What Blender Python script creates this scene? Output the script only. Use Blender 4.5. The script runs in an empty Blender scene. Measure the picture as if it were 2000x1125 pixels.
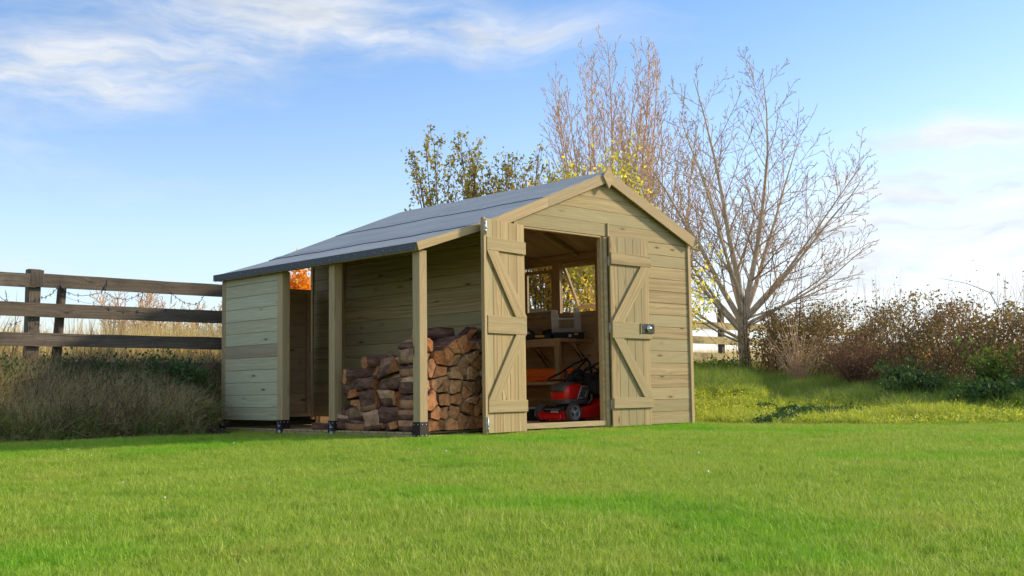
import bpy, math, random
import numpy as np
from mathutils import Matrix, Vector, noise as mnoise
random.seed(7); RNG = np.random.default_rng(7)
R = math.radians
SC = bpy.context.scene
COL = SC.collection

# ------------------------------------------------------------------ camera
CAM = Vector((-5.73, -7.0172, .3687))
YAW, PIT, ROL = R(46.036), R(5.2152), R(-.8108)
fw0 = Vector((math.cos(YAW), math.sin(YAW), 0)); rt0 = Vector((math.sin(YAW), -math.cos(YAW), 0)); up0 = Vector((0, 0, 1))
FWD = fw0 * math.cos(PIT) + up0 * math.sin(PIT); UPV = up0 * math.cos(PIT) - fw0 * math.sin(PIT)
RX = rt0 * math.cos(ROL) + UPV * math.sin(ROL); UY = UPV * math.cos(ROL) - rt0 * math.sin(ROL)
cd = bpy.data.cameras.new('camera'); cam = bpy.data.objects.new('camera', cd); COL.objects.link(cam)
M = Matrix((RX, UY, -FWD)).transposed().to_4x4(); M.translation = CAM
cam.matrix_world = M
cd.sensor_width = 36; cd.lens = 36 * 2202 / 2000; cd.clip_start = .05; cd.clip_end = 2000
SC.camera = cam
SC.render.resolution_x = 1024; SC.render.resolution_y = 576

# ------------------------------------------------------------------ light
SUN_DIR = Vector((.895, -.446, 0)).normalized(); SUN_EL = R(26)
sun_vec = Vector((SUN_DIR.x * math.cos(SUN_EL), SUN_DIR.y * math.cos(SUN_EL), math.sin(SUN_EL)))
sd = bpy.data.lights.new('sun', 'SUN'); sd.energy = 2.3; sd.angle = R(5.0); sd.color = (1, .84, .62)
so = bpy.data.objects.new('sun', sd); COL.objects.link(so)
so.rotation_euler = (-sun_vec).to_track_quat('-Z', 'Y').to_euler(); so.location = (10, -10, 12)
SC.view_settings.view_transform = 'Standard'; SC.view_settings.look = 'None'
SC.view_settings.exposure = 1.10; SC.view_settings.gamma = 1; SC.view_settings.use_curve_mapping = False
SC.cycles.use_denoising = True
SC.cycles.max_bounces = 12; SC.cycles.diffuse_bounces = 7; SC.cycles.transparent_max_bounces = 12
SC.cycles.sample_clamp_indirect = 10

class NT:
    def __init__(s, tree): s.t = tree; s.n = tree.nodes; s.l = tree.links
    def new(s, ty, **k):
        n = s.n.new(ty)
        for a, b in k.items():
            setattr(n, a, b)
        return n
    def put(s, sock, v):
        if v is None: return
        if isinstance(v, bpy.types.NodeSocket): s.l.new(v, sock)
        else: sock.default_value = v
    def math(s, op, a, b=None, c=None, clamp=False):
        n = s.new('ShaderNodeMath', operation=op, use_clamp=clamp); s.put(n.inputs[0], a); s.put(n.inputs[1], b); s.put(n.inputs[2], c); return n.outputs[0]
    def vm(s, op, a, b=None):
        n = s.new('ShaderNodeVectorMath', operation=op); s.put(n.inputs[0], a); s.put(n.inputs[1], b)
        return n.outputs['Value'] if op in ('DOT_PRODUCT', 'LENGTH') else n.outputs[0]
    def noise(s, vec, scale, detail=3, rough=.5, dist=0):
        n = s.new('ShaderNodeTexNoise'); s.put(n.inputs['Vector'], vec); s.put(n.inputs['Scale'], scale); s.put(n.inputs['Detail'], detail)
        s.put(n.inputs['Roughness'], rough); s.put(n.inputs['Distortion'], dist); return n.outputs['Fac']
    def ramp(s, fac, stops, interp='LINEAR'):
        n = s.new('ShaderNodeValToRGB'); s.put(n.inputs[0], fac); cr = n.color_ramp; cr.interpolation = interp
        while len(cr.elements) > 1: cr.elements.remove(cr.elements[-1])
        cr.elements[0].position = stops[0][0]; cr.elements[0].color = tuple(stops[0][1]) + (1,)
        for p, c in stops[1:]:
            e = cr.elements.new(p); e.color = tuple(c) + (1,)
        return n.outputs[0]
    def mix(s, f, a, b, blend='MIX'):
        n = s.new('ShaderNodeMix', data_type='RGBA', blend_type=blend); s.put(n.inputs[0], f)
        s.put(n.inputs[6], a if isinstance(a, bpy.types.NodeSocket) else tuple(a) + (1,)); s.put(n.inputs[7], b if isinstance(b, bpy.types.NodeSocket) else tuple(b) + (1,))
        return n.outputs[2]
    def mr(s, v, a, b, c=0, d=1):
        n = s.new('ShaderNodeMapRange'); s.put(n.inputs[0], v)
        for i, q in enumerate((a, b, c, d)): s.put(n.inputs[i + 1], q)
        n.clamp = True; return n.outputs[0]
    def mapping(s, vec, sc=(1, 1, 1), loc=None):
        n = s.new('ShaderNodeMapping'); s.put(n.inputs['Vector'], vec); n.inputs['Scale'].default_value = sc
        if loc is not None: s.put(n.inputs['Location'], loc)
        return n.outputs[0]

# ------------------------------------------------------------------ sky
def azel(px, py):   # direction of a point of the sky, measured from the photograph once
    X = px - 1000; Y = 562.5 - py
    return (FWD * 2202 + RX * X + UY * Y).normalized()
def _ns(v):
    n = T.new('ShaderNodeSeparateXYZ'); T.put(n.inputs[0], v); return n.outputs[2]
W = bpy.data.worlds.new('World'); SC.world = W; W.use_nodes = True
T = NT(W.node_tree); T.n.clear(); T.new_sep = _ns
sky = T.new('ShaderNodeTexSky', sky_type='NISHITA'); sky.sun_disc = False
sky.sun_elevation = SUN_EL; sky.sun_rotation = math.atan2(SUN_DIR.x, SUN_DIR.y)
sky.altitude = 50; sky.air_density = 1.0; sky.dust_density = .6; sky.ozone_density = 2.2
gm = T.new('ShaderNodeHueSaturation'); T.put(gm.inputs['Color'], sky.outputs[0]); gm.inputs['Saturation'].default_value = 1.0
geo = T.new('ShaderNodeTexCoord'); D = geo.outputs['Generated']
warp = T.new('ShaderNodeTexNoise'); T.put(warp.inputs['Vector'], D); warp.inputs['Scale'].default_value = 6; warp.inputs['Detail'].default_value = 4
wv = T.new('ShaderNodeVectorMath', operation='MULTIPLY_ADD'); T.put(wv.inputs[0], T.vm('SUBTRACT', warp.outputs['Color'], (.5, .5, .5))); wv.inputs[1].default_value = (.12, .12, .07); T.put(wv.inputs[2], D)
DW = wv.outputs[0]
flat = T.mapping(DW, (1, 1, 3.0))
n1 = T.noise(flat, 5.5, 8, .58, .3); n2 = T.noise(T.mapping(DW, (1, 1, 4.5)), 16, 6, .6)
nn = T.math('ADD', T.math('MULTIPLY', n1, .58), T.math('MULTIPLY', n2, .42))
def blob(px, py, rx, ry, amp):
    c = azel(px, py); r = Vector((c.y, -c.x, 0)).normalized(); u = r.cross(c)
    a = T.math('MULTIPLY', T.vm('DOT_PRODUCT', DW, tuple(r)), 2202 / rx); b = T.vm('DOT_PRODUCT', DW, tuple(u))
    b = T.math('MULTIPLY', b, 2202 / ry)
    q = T.math('ADD', T.math('MULTIPLY', a, a), T.math('MULTIPLY', b, b))
    g = T.math('EXPONENT', T.math('MULTIPLY', q, -1)); fr = T.math('GREATER_THAN', T.vm('DOT_PRODUCT', D, tuple(c)), .3)
    return T.math('MULTIPLY', T.math('MULTIPLY', g, fr), amp)
tot = None
for b in [(80, 155, 260, 60, .8), (560, 20, 380, 75, .85), (980, 70, 260, 50, .6), (330, 120, 250, 60, .45), (200, 215, 120, 25, .35), (1850, 262, 130, 28, .9), (1870, 345, 190, 20, .75), (1700, 335, 80, 16, .4),
          (1830, 470, 420, 110, .8), (2300, 480, 500, 160, .8), (1750, 600, 500, 70, .5), (450, 375, 330, 30, .16), (60, 525, 420, 30, .3), (-500, 200, 500, 120, .6), (2900, 300, 600, 130, .6), (1000, 700, 2500, 60, .22)]:
    g = blob(*b); tot = g if tot is None else T.math('ADD', tot, g)
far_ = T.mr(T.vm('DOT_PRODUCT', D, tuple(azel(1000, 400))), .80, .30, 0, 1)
outside = T.math('MULTIPLY', T.mr(n1, .40, .58, 0, 1.8), far_)   # unseen broken cloud, added away from the view to raise the ambient light
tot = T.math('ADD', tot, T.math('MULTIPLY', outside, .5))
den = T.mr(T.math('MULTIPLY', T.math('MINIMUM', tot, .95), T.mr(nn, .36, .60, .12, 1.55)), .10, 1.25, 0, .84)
shade = T.noise(T.mapping(DW, (1, 1, 6)), 9, 5, .55)
ccol = T.mix(T.mr(shade, .36, .62), (.76, .80, .84), (1.0, 1.0, .99))
strength = .15
skyc = T.mix(den, T.mix(1.0, gm.outputs[0], T.ramp(T.new_sep(D), [(0, (.64, .60, .66)), (.14, (.78, .73, .77)), (.36, (.48, .58, .68)), (1, (.56, .66, .78))]), 'MULTIPLY'), T.mix(1.0, ccol, (3.05, 3.05, 3.05), 'MULTIPLY'))
SKYN = gm
bg = T.new('ShaderNodeBackground'); T.put(bg.inputs[0], skyc); bg.inputs[1].default_value = strength
wo = T.new('ShaderNodeOutputWorld'); T.l.new(bg.outputs[0], wo.inputs[0])

# ------------------------------------------------------------------ materials
def mat(name):
    m = bpy.data.materials.new(name); m.use_nodes = True; t = NT(m.node_tree); p = m.node_tree.nodes['Principled BSDF']
    return m, t, p
def bump(t, p, h, s=.3, d=.01):
    b = t.new('ShaderNodeBump'); b.inputs['Strength'].default_value = s; b.inputs['Distance'].default_value = d
    t.put(b.inputs['Height'], h); t.l.new(b.outputs[0], p.inputs['Normal'])
def plain(name, col, rough=.5, metal=0, spec=.5, var=.12, scale=30, bmp=.0):
    m, t, p = mat(name); tc = t.new('ShaderNodeTexCoord').outputs['Object']
    n = t.noise(tc, scale, 4, .6)
    c = t.mix(t.mr(n, .3, .7), [v * (1 - var) for v in col], [min(1, v * (1 + var)) for v in col])
    t.put(p.inputs['Base Color'], c); t.put(p.inputs['Roughness'], t.mr(n, .3, .7, rough * .85, min(1, rough * 1.15)))
    p.inputs['Metallic'].default_value = metal; p.inputs['Specular IOR Level'].default_value = spec
    if bmp: bump(t, p, n, bmp, .004)
    return m
def timber(name, a, b, c, knot=(.13, .055, .02), knots=1.0, rough=.75, weather=0, kscale=(2.6, 9, 9)):
    m, t, p = mat(name); tc = t.new('ShaderNodeTexCoord').outputs['Object']
    oi = t.new('ShaderNodeObjectInfo'); rnd = oi.outputs['Random']
    off = t.new('ShaderNodeCombineXYZ'); t.put(off.inputs[0], t.math('MULTIPLY', rnd, 91.7)); t.put(off.inputs[1], t.math('MULTIPLY', rnd, 37.3)); t.put(off.inputs[2], t.math('MULTIPLY', rnd, 63.1))
    v = t.vm('ADD', tc, off.outputs[0])
    # knots: cells stretched along the board
    vo = t.new('ShaderNodeTexVoronoi'); t.put(vo.inputs['Vector'], t.mapping(v, kscale)); vo.inputs['Scale'].default_value = 1; vo.inputs['Randomness'].default_value = 1
    d = vo.outputs['Distance']
    bend = t.math('EXPONENT', t.math('MULTIPLY', t.math('MULTIPLY', d, d), -16))
    sep = t.new('ShaderNodeSeparateXYZ'); t.put(sep.inputs[0], v)
    wob = t.noise(t.mapping(v, (1.1, 3, 3)), 1.0, 2, .5)
    yy = t.math('ADD', sep.outputs[1], t.math('ADD', t.math('MULTIPLY', bend, .028), t.math('MULTIPLY', wob, .09)))
    cv = t.new('ShaderNodeCombineXYZ'); t.put(cv.inputs[0], t.math('MULTIPLY', sep.outputs[0], .55)); t.put(cv.inputs[1], t.math('MULTIPLY', yy, 46)); t.put(cv.inputs[2], t.math('MULTIPLY', sep.outputs[2], 30))
    g = t.noise(cv.outputs[0], 1.0, 3, .6)
    cv2 = t.new('ShaderNodeCombineXYZ'); t.put(cv2.inputs[0], t.math('MULTIPLY', sep.outputs[0], 3)); t.put(cv2.inputs[1], t.math('MULTIPLY', yy, 190)); t.put(cv2.inputs[2], t.math('MULTIPLY', sep.outputs[2], 160))
    fine = t.noise(cv2.outputs[0], 1.0, 2, .6)
    base = t.mix(t.mr(g, .40, .60), a, b)
    tint = t.mr(t.math('FRACT', t.math('MULTIPLY', rnd, 17.31)), 0, 1, 0, .9)
    base = t.mix(tint, base, t.mix(t.mr(g, .36, .66), [q * .8 for q in c], c))
    br = t.mr(t.math('FRACT', t.math('MULTIPLY', rnd, 51.7)), 0, 1, .84, 1.08)
    base = t.mix(1.0, base, t.mix(t.mr(fine, .3, .7), (.78, .78, .78), (1.08, 1.08, 1.08)), 'MULTIPLY')
    bb = t.new('ShaderNodeCombineColor'); [t.put(bb.inputs[i], br) for i in range(3)]
    base = t.mix(1.0, base, bb.outputs[0], 'MULTIPLY')
    blotch = t.noise(t.mapping(v, (1.6, 5, 5)), 1.3, 4, .6)
    base = t.mix(t.mr(blotch, .5, .75, 0, .35), base, [q * .72 for q in c])
    kfac = t.mr(d, .045, .10, 1, 0); km = t.math('GREATER_THAN', t.noise(v, 2.2, 1), .40)
    kf = t.math('MULTIPLY', t.math('MULTIPLY', kfac, km), knots)
    base = t.mix(t.math('MULTIPLY', t.mr(d, .06, .2, .45, 0), km), base, [q * .55 for q in b]) if knots > .3 else base
    base = t.mix(kf, base, knot)
    if weather:
        lich = t.noise(t.mapping(v, (1, 1.5, 1.5)), 7, 6, .65)
        base = t.mix(t.mr(lich, .56, .7, 0, weather), base, (.20, .19, .11))
        base = t.mix(t.mr(t.noise(v, 3.1, 4, .6), .5, .75, 0, .7), base, (.055, .048, .038))
    t.put(p.inputs['Base Color'], base); p.inputs['Roughness'].default_value = rough; p.inputs['Specular IOR Level'].default_value = .25
    bump(t, p, t.math('ADD', t.math('MULTIPLY', g, .6), fine), .35 if not weather else .9, .002 if not weather else .006)
    return m
MT = {}
MT['pine'] = timber('treated_pine', (.56, .42, .21), (.38, .27, .12), (.46, .39, .205))
MT['pine_green'] = timber('greenish_treated_pine', (.72, .66, .40), (.56, .52, .32), (.64, .63, .41), knot=(.14, .09, .045))
MT['pine_brown'] = timber('brown_treated_pine', (.50, .41, .26), (.39, .31, .19), (.44, .37, .24), knot=(.14, .09, .045))
MT['post'] = timber('planed_post_timber', (.60, .44, .23), (.50, .35, .165), (.54, .42, .24), kscale=(1.7, 6, 6))
MT['rough'] = timber('roof_lining_timber', (.72, .53, .32), (.60, .42, .24), (.60, .44, .27))
MT['old'] = timber('weathered_fence_timber', (.24, .20, .155), (.15, .12, .09), (.18, .14, .10), knot=(.05, .04, .03), knots=.6, rough=.95, weather=.55)
MT['old_sunlit'] = timber('sunlit_lichened_fence_timber', (.72, .60, .33), (.58, .47, .25), (.66, .56, .28), knot=(.08, .06, .03), knots=.6, rough=.95, weather=.45)  # lichened timber; the sun on the right-hand rails is painted into its colour
MT['oldround'] = timber('brown_round_post', (.19, .11, .07), (.10, .06, .04), (.12, .10, .07), knots=.3, rough=.95, weather=.4)

def felt_mat():
    m, t, p = mat('mineral_roof_felt'); tc = t.new('ShaderNodeTexCoord').outputs['Object']
    n = t.noise(tc, 420, 2, .7); n2 = t.noise(t.mapping(tc, (3.5, .7, 3)), 1.5, 4, .55); n3 = t.noise(tc, 60, 3, .6)
    c = t.mix(t.mr(n, .3, .7), (.22, .25, .25), (.42, .455, .45)); c = t.mix(t.mr(n2, .35, .7, 0, .6), c, (.46, .485, .475)); c = t.mix(t.mr(n3, .5, .8, 0, .3), c, (.09, .10, .115))
    t.put(p.inputs['Base Color'], c); p.inputs['Roughness'].default_value = .85; bump(t, p, t.math('ADD', n, t.math('MULTIPLY', n2, 2)), .5, .004); return m
MT['felt'] = felt_mat()
MT['felt_edge'] = plain('felt_edge_dark', (.095, .102, .112), .9, var=.45, scale=90, bmp=.4)
MT['steel'] = plain('galvanised_steel', (.62, .63, .65), .38, .9)
MT['bracket'] = plain('brown_painted_bracket', (.028, .014, .011), .45, .1)
MT['darkgap'] = plain('dark_lining', (.05, .04, .028), .9)
MT['black'] = plain('black_plastic', (.014, .014, .016), .5, spec=.3)
MT['black_matt'] = plain('black_rubber', (.03, .029, .028), .85, bmp=.3)
MT['tyre'] = plain('dusty_tyre_rubber', (.085, .078, .07), .9, var=.35, scale=45, bmp=.5)
MT['chrome'] = plain('chrome', (.8, .8, .82), .06, 1)
MT['red'] = plain('glossy_red_paint', (.62, .015, .012), .22, var=.05)
MT['darkred'] = plain('deep_red_paint', (.42, .012, .012), .25, var=.06)
MT['grey'] = plain('dark_grey_plastic', (.085, .08, .075), .5)
MT['silver'] = plain('silver_plastic', (.48, .48, .49), .35, .3)
MT['yellow'] = plain('yellow_plastic', (.85, .42, .02), .35)
MT['orange'] = plain('orange_plastic', (.92, .17, .01), .4)
MT['teal'] = plain('grey_green_plastic', (.07, .115, .12), .45)
MT['white'] = plain('white_plastic', (.7, .69, .66), .35)
MT['labelblue'] = plain('dark_blue_label', (.02, .04, .07), .5)
MT['labelwhite'] = plain('white_label', (.62, .66, .72), .5, var=.05)
MT['cable'] = plain('black_cable', (.012, .012, .012), .5)
MT['wire'] = plain('dull_barbed_wire', (.05, .055, .08), .5, .6)
def clearmat(name, col, alpha, rough=.15):
    m, t, p = mat(name); p.inputs['Base Color'].default_value = col + (1,); p.inputs['Roughness'].default_value = rough
    n = t.noise(t.new('ShaderNodeTexCoord').outputs['Object'], 18, 3); t.put(p.inputs['Alpha'], t.mr(n, .3, .7, alpha * .85, min(1, alpha * 1.15))); return m
MT['clear_lid'] = clearmat('frosted_clear_plastic', (.78, .79, .82), .62)
MT['clear_window'] = clearmat('clear_plastic_window', (.55, .5, .42), .25, .08)
MT['glass'] = clearmat('window_glass', (.85, .9, .88), .03, .02)

def bark(name, a, b, scale=18, stretch=(1, 1, .35), bs=.8):
    m, t, p = mat(name); tc = t.new('ShaderNodeTexCoord').outputs['Object']
    n = t.noise(t.mapping(tc, stretch), scale, 5, .65); n2 = t.noise(tc, scale * .3, 3)
    c = t.mix(t.mr(n, .35, .65), a, b); c = t.mix(t.mr(n2, .45, .7, 0, .5), c, [q * .6 for q in a])
    t.put(p.inputs['Base Color'], c); p.inputs['Roughness'].default_value = .95; p.inputs['Specular IOR Level'].default_value = .15; bump(t, p, n, bs, .012); return m
MT['ashbark'] = bark('pale_tree_bark', (.50, .40, .28), (.80, .66, .48), 14, (1, 1, 1.6))
MT['twig'] = bark('brown_twig_bark', (.46, .32, .20), (.68, .50, .33), 30)
MT['palebark'] = bark('silvery_twig_bark', (.60, .40, .24), (.82, .58, .38), 20)
MT['darkbark'] = bark('dark_trunk_bark', (.06, .045, .03), (.14, .10, .065), 12)
MT['stem'] = bark('bramble_stem_bark', (.12, .07, .05), (.24, .16, .11), 20)
MT['logbark'] = bark('firewood_bark', (.085, .042, .030), (.29, .155, .105), 26, (1, .3, 1), 1.0)
def logwood(name, a, b, c, ends):
    m, t, p = mat(name); tc = t.new('ShaderNodeTexCoord').outputs['Object']; rnd = t.new('ShaderNodeObjectInfo').outputs['Random']
    off = t.new('ShaderNodeCombineXYZ'); [t.put(off.inputs[i], t.math('MULTIPLY', rnd, k)) for i, k in enumerate((41., 0., 29.))]
    v = t.vm('ADD', tc, off.outputs[0])
    if ends:
        w = t.new('ShaderNodeTexWave', wave_type='RINGS', rings_direction='Y'); t.put(w.inputs['Vector'], t.vm('ADD', tc, (.05, 0, .06))); w.inputs['Scale'].default_value = 28; w.inputs['Distortion'].default_value = 3.5; w.inputs['Detail'].default_value = 3
        f = w.outputs['Fac']; g = t.noise(t.mapping(v, (1, .2, 1)), 30, 5, .65)
    else:
        f = t.noise(t.mapping(v, (60, 2.5, 60)), 1, 4, .6); g = t.noise(v, 14, 4, .6)
    col = t.mix(t.math('FRACT', t.math('MULTIPLY', rnd, 7.3)), a, c)
    col = t.mix(t.mr(f, .2, .8, 0, .35), col, b); col = t.mix(t.mr(g, .42, .72, 0, .8), col, [q * .55 for q in b])
    hv = t.mr(t.math('FRACT', t.math('MULTIPLY', rnd, 23.9)), 0, 1, .62, 1.2); bb = t.new('ShaderNodeCombineColor'); [t.put(bb.inputs[i], hv) for i in range(3)]
    col = t.mix(1.0, col, bb.outputs[0], 'MULTIPLY')
    t.put(p.inputs['Base Color'], col); p.inputs['Roughness'].default_value = .9; p.inputs['Specular IOR Level'].default_value = .2; bump(t, p, t.math('ADD', f, g), .6, .006); return m
MT['logend'] = logwood('firewood_cut_end', (.80, .29, .10), (.42, .14, .045), (.72, .38, .19), True)
MT['logsplit'] = logwood('firewood_split_face', (.58, .28, .14), (.30, .14, .07), (.64, .42, .25), False)

def leafmat(name, cols, trans=.35, rough=.55, world=0, wcol=(.2, .2, .05)):
    m, t, p = mat(name); oi = t.new('ShaderNodeObjectInfo').outputs['Random']; gp = t.new('ShaderNodeNewGeometry')
    rnd = gp.outputs['Random Per Island']
    r = t.math('FRACT', t.math('ADD', rnd, oi))
    st = [(i / max(1, len(cols) - 1), c) for i, c in enumerate(cols)]
    c = t.ramp(r, st)
    if world:
        n = t.noise(gp.outputs['Position'], world, 3, .6); c = t.mix(t.mr(n, .4, .65, 0, .85), c, wcol)
    t.put(p.inputs['Base Color'], c); p.inputs['Roughness'].default_value = rough; p.inputs['Specular IOR Level'].default_value = .25
    tr = t.new('ShaderNodeBsdfTranslucent'); t.put(tr.inputs[0], t.mix(1.0, c, (1.25, 1.2, .7), 'MULTIPLY')); ms = t.new('ShaderNodeMixShader'); ms.inputs[0].default_value = trans
    out = m.node_tree.nodes['Material Output']; t.l.new(p.outputs[0], ms.inputs[1]); t.l.new(tr.outputs[0], ms.inputs[2]); t.l.new(ms.outputs[0], out.inputs[0])
    return m
MT['leaf_shrub'] = leafmat('green_to_rust_leaves', [(.14, .20, .035), (.26, .32, .05), (.50, .42, .07), (.44, .27, .06), (.24, .19, .05)], .5)
MT['leaf_gold'] = leafmat('golden_leaves', [(.80, .60, .09), (.66, .42, .05), (.88, .72, .16)], .7)
MT['leaf_yellowgreen'] = leafmat('yellow_green_leaves', [(.48, .52, .07), (.80, .70, .10), (.34, .44, .06), (.88, .68, .14)], .65)
MT['leaf_orange'] = leafmat('orange_leaves', [(.85, .40, .04), (.72, .28, .025), (.90, .50, .06)], .5)
MT['leaf_hedge'] = leafmat('mixed_bramble_leaves', [(.11, .15, .04), (.28, .16, .08), (.20, .18, .065), (.42, .26, .13), (.15, .12, .07), (.36, .36, .08), (.26, .16, .10)], .35, world=.9, wcol=(.28, .17, .10))
MT['leaf_red'] = leafmat('reddish_brown_twiggy_leaves', [(.26, .12, .065), (.32, .17, .10), (.19, .10, .06)], .3)
MT['leaf_green'] = leafmat('dark_green_leaves', [(.045, .10, .03), (.08, .16, .04), (.06, .12, .045)], .3)
MT['leaf_bright'] = leafmat('fresh_green_leaves', [(.09, .17, .03), (.16, .24, .04)], .45)
# ------------------------------------------------------------------ mesh helpers
class MB:
    def __init__(s): s.v = []; s.f = []; s.m = []; s.sm = []
    def add(s, vs, fs, mi=0, smooth=False):
        o = len(s.v); s.v += [tuple(q) for q in vs]
        for f in fs: s.f.append(tuple(i + o for i in f)); s.m.append(mi); s.sm.append(smooth)
        return s
    def box(s, a, b, mi=0, tf=None):
        x0, y0, z0 = a; x1, y1, z1 = b
        vs = [(x0, y0, z0), (x1, y0, z0), (x1, y1, z0), (x0, y1, z0), (x0, y0, z1), (x1, y0, z1), (x1, y1, z1), (x0, y1, z1)]
        if tf: vs = [tf @ Vector(q) for q in vs]
        return s.add(vs, [(0, 3, 2, 1), (4, 5, 6, 7), (0, 1, 5, 4), (1, 2, 6, 5), (2, 3, 7, 6), (3, 0, 4, 7)], mi)
    def bbox(s, a, b, c=.003, mi=0, tf=None, smooth=False):   # chamfered box
        x0, y0, z0 = a; x1, y1, z1 = b; vs = []; idx = {}
        for i, X in enumerate((x0, x1)):
            for j, Y in enumerate((y0, y1)):
                for k, Z in enumerate((z0, z1)):
                    sx = c if i == 0 else -c; sy = c if j == 0 else -c; sz = c if k == 0 else -c
                    idx[i, j, k] = len(vs); vs += [(X, Y + sy, Z + sz), (X + sx, Y, Z + sz), (X + sx, Y + sy, Z)]
        g = lambda i, j, k, a: idx[i, j, k] + a
        fs = []
        for i in (0, 1): fs.append([g(i, 0, 0, 0), g(i, 1, 0, 0), g(i, 1, 1, 0), g(i, 0, 1, 0)])
        for j in (0, 1): fs.append([g(0, j, 0, 1), g(1, j, 0, 1), g(1, j, 1, 1), g(0, j, 1, 1)])
        for k in (0, 1): fs.append([g(0, 0, k, 2), g(1, 0, k, 2), g(1, 1, k, 2), g(0, 1, k, 2)])
        for j in (0, 1):
            for k in (0, 1): fs.append([g(0, j, k, 1), g(1, j, k, 1), g(1, j, k, 2), g(0, j, k, 2)])
        for i in (0, 1):
            for k in (0, 1): fs.append([g(i, 0, k, 0), g(i, 1, k, 0), g(i, 1, k, 2), g(i, 0, k, 2)])
        for i in (0, 1):
            for j in (0, 1): fs.append([g(i, j, 0, 0), g(i, j, 1, 0), g(i, j, 1, 1), g(i, j, 0, 1)])
        for i in (0, 1):
            for j in (0, 1):
                for k in (0, 1): fs.append([g(i, j, k, 0), g(i, j, k, 1), g(i, j, k, 2)])
        ce = Vector(((x0 + x1) / 2, (y0 + y1) / 2, (z0 + z1) / 2)); out = []
        for f in fs:
            p = [Vector(vs[q]) for q in f]; n = (p[1] - p[0]).cross(p[2] - p[0]); m_ = sum(p, Vector()) / len(p)
            out.append(tuple(f) if n.dot(m_ - ce) > 0 else tuple(reversed(f)))
        if tf: vs = [tf @ Vector(q) for q in vs]
        return s.add(vs, out, mi, smooth)
    def prism(s, poly, h0, h1, axis='y', mi=0, tf=None, smooth=False):   # polygon in the two other axes, extruded
        def P(a, b, h): return {'y': (a, h, b), 'x': (h, a, b), 'z': (a, b, h)}[axis]
        n = len(poly); vs = [P(a, b, h0) for a, b in poly] + [P(a, b, h1) for a, b in poly]
        area = sum(poly[i][0] * poly[(i + 1) % n][1] - poly[(i + 1) % n][0] * poly[i][1] for i in range(n))
        fs = [tuple(range(n)), tuple(reversed(range(n, 2 * n)))] + [((i + 1) % n, i, n + i, n + (i + 1) % n) for i in range(n)]
        flip = (area > 0) == (axis in ('z', 'x')); flip = flip if h1 > h0 else not flip
        if flip: fs = [tuple(reversed(f)) for f in fs]
        if tf: vs = [tf @ Vector(q) for q in vs]
        return s.add(vs, fs, mi, smooth)
    def tube(s, pts, rad, n=8, mi=0, caps=True, smooth=True):
        pts = [Vector(p) for p in pts]; k = len(pts); rad = rad if hasattr(rad, '__len__') else [rad] * k
        up = None; vs = []
        for i, p in enumerate(pts):
            d = (pts[min(i + 1, k - 1)] - pts[max(i - 1, 0)]).normalized()
            if up is None: up = d.orthogonal().normalized()
            up = (up - d * up.dot(d)); up = up.normalized() if up.length > 1e-6 else d.orthogonal().normalized()
            w = d.cross(up)
            for j in range(n):
                a = 2 * math.pi * j / n; vs.append(p + (up * math.cos(a) + w * math.sin(a)) * rad[i])
        fs = [(i * n + j, i * n + (j + 1) % n, (i + 1) * n + (j + 1) % n, (i + 1) * n + j) for i in range(k - 1) for j in range(n)]
        if caps: fs += [tuple(reversed(range(n))), tuple(range((k - 1) * n, k * n))]
        return s.add(vs, fs, mi, smooth)
    def lathe(s, prof, n=24, mi=0, tf=None, smooth=True):   # prof (r, h) about local z
        vs = []; k = len(prof)
        for r, h in prof:
            for j in range(n): a = 2 * math.pi * j / n; vs.append((r * math.cos(a), r * math.sin(a), h))
        fs = [(i * n + j, i * n + (j + 1) % n, (i + 1) * n + (j + 1) % n, (i + 1) * n + j) for i in range(k - 1) for j in range(n)]
        if prof[0][0] > 1e-4: fs.append(tuple(reversed(range(n))))
        if prof[-1][0] > 1e-4: fs.append(tuple(range((k - 1) * n, k * n)))
        if tf: vs = [tf @ Vector(q) for q in vs]
        return s.add(vs, fs, mi, smooth)
WM = {}
def link(name, data, parent=None, world=None):
    o = bpy.data.objects.new(name, data); COL.objects.link(o); world = world or Matrix()
    if parent is not None: o.parent = parent; o.matrix_basis = WM[parent.name].inverted() @ world
    else: o.matrix_basis = world
    WM[o.name] = world.copy(); return o
def mk(mb, name, mats):
    me = bpy.data.meshes.new(name); me.from_pydata(mb.v, [], mb.f)
    for m in (mats if isinstance(mats, (list, tuple)) else [mats]): me.materials.append(MT[m] if isinstance(m, str) else m)
    me.polygons.foreach_set('material_index', mb.m); me.polygons.foreach_set('use_smooth', mb.sm); me.update(); return me
def obj(name, mb, mats, parent=None, world=None): return link(name, mk(mb, name, mats), parent, world)
def empty(name, loc, rz=0, parent=None):
    o = link(name, None, parent, Matrix.Translation(loc) @ Matrix.Rotation(rz, 4, 'Z')); o.empty_display_size = .2; return o
def tag(o, label=None, cat=None, group=None, kind=None):
    for k, v in (('label', label), ('category', cat), ('group', group), ('kind', kind)):
        if v: o[k] = v
    return o
def frame(o, X, Y):   # matrix: origin, local x along X, local y towards Y
    X = Vector(X).normalized(); Y = Vector(Y); Y = (Y - X * X.dot(Y)).normalized(); Z = X.cross(Y)
    m = Matrix((X, Y, Z)).transposed().to_4x4(); m.translation = Vector(o); return m
_bc = {}
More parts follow.
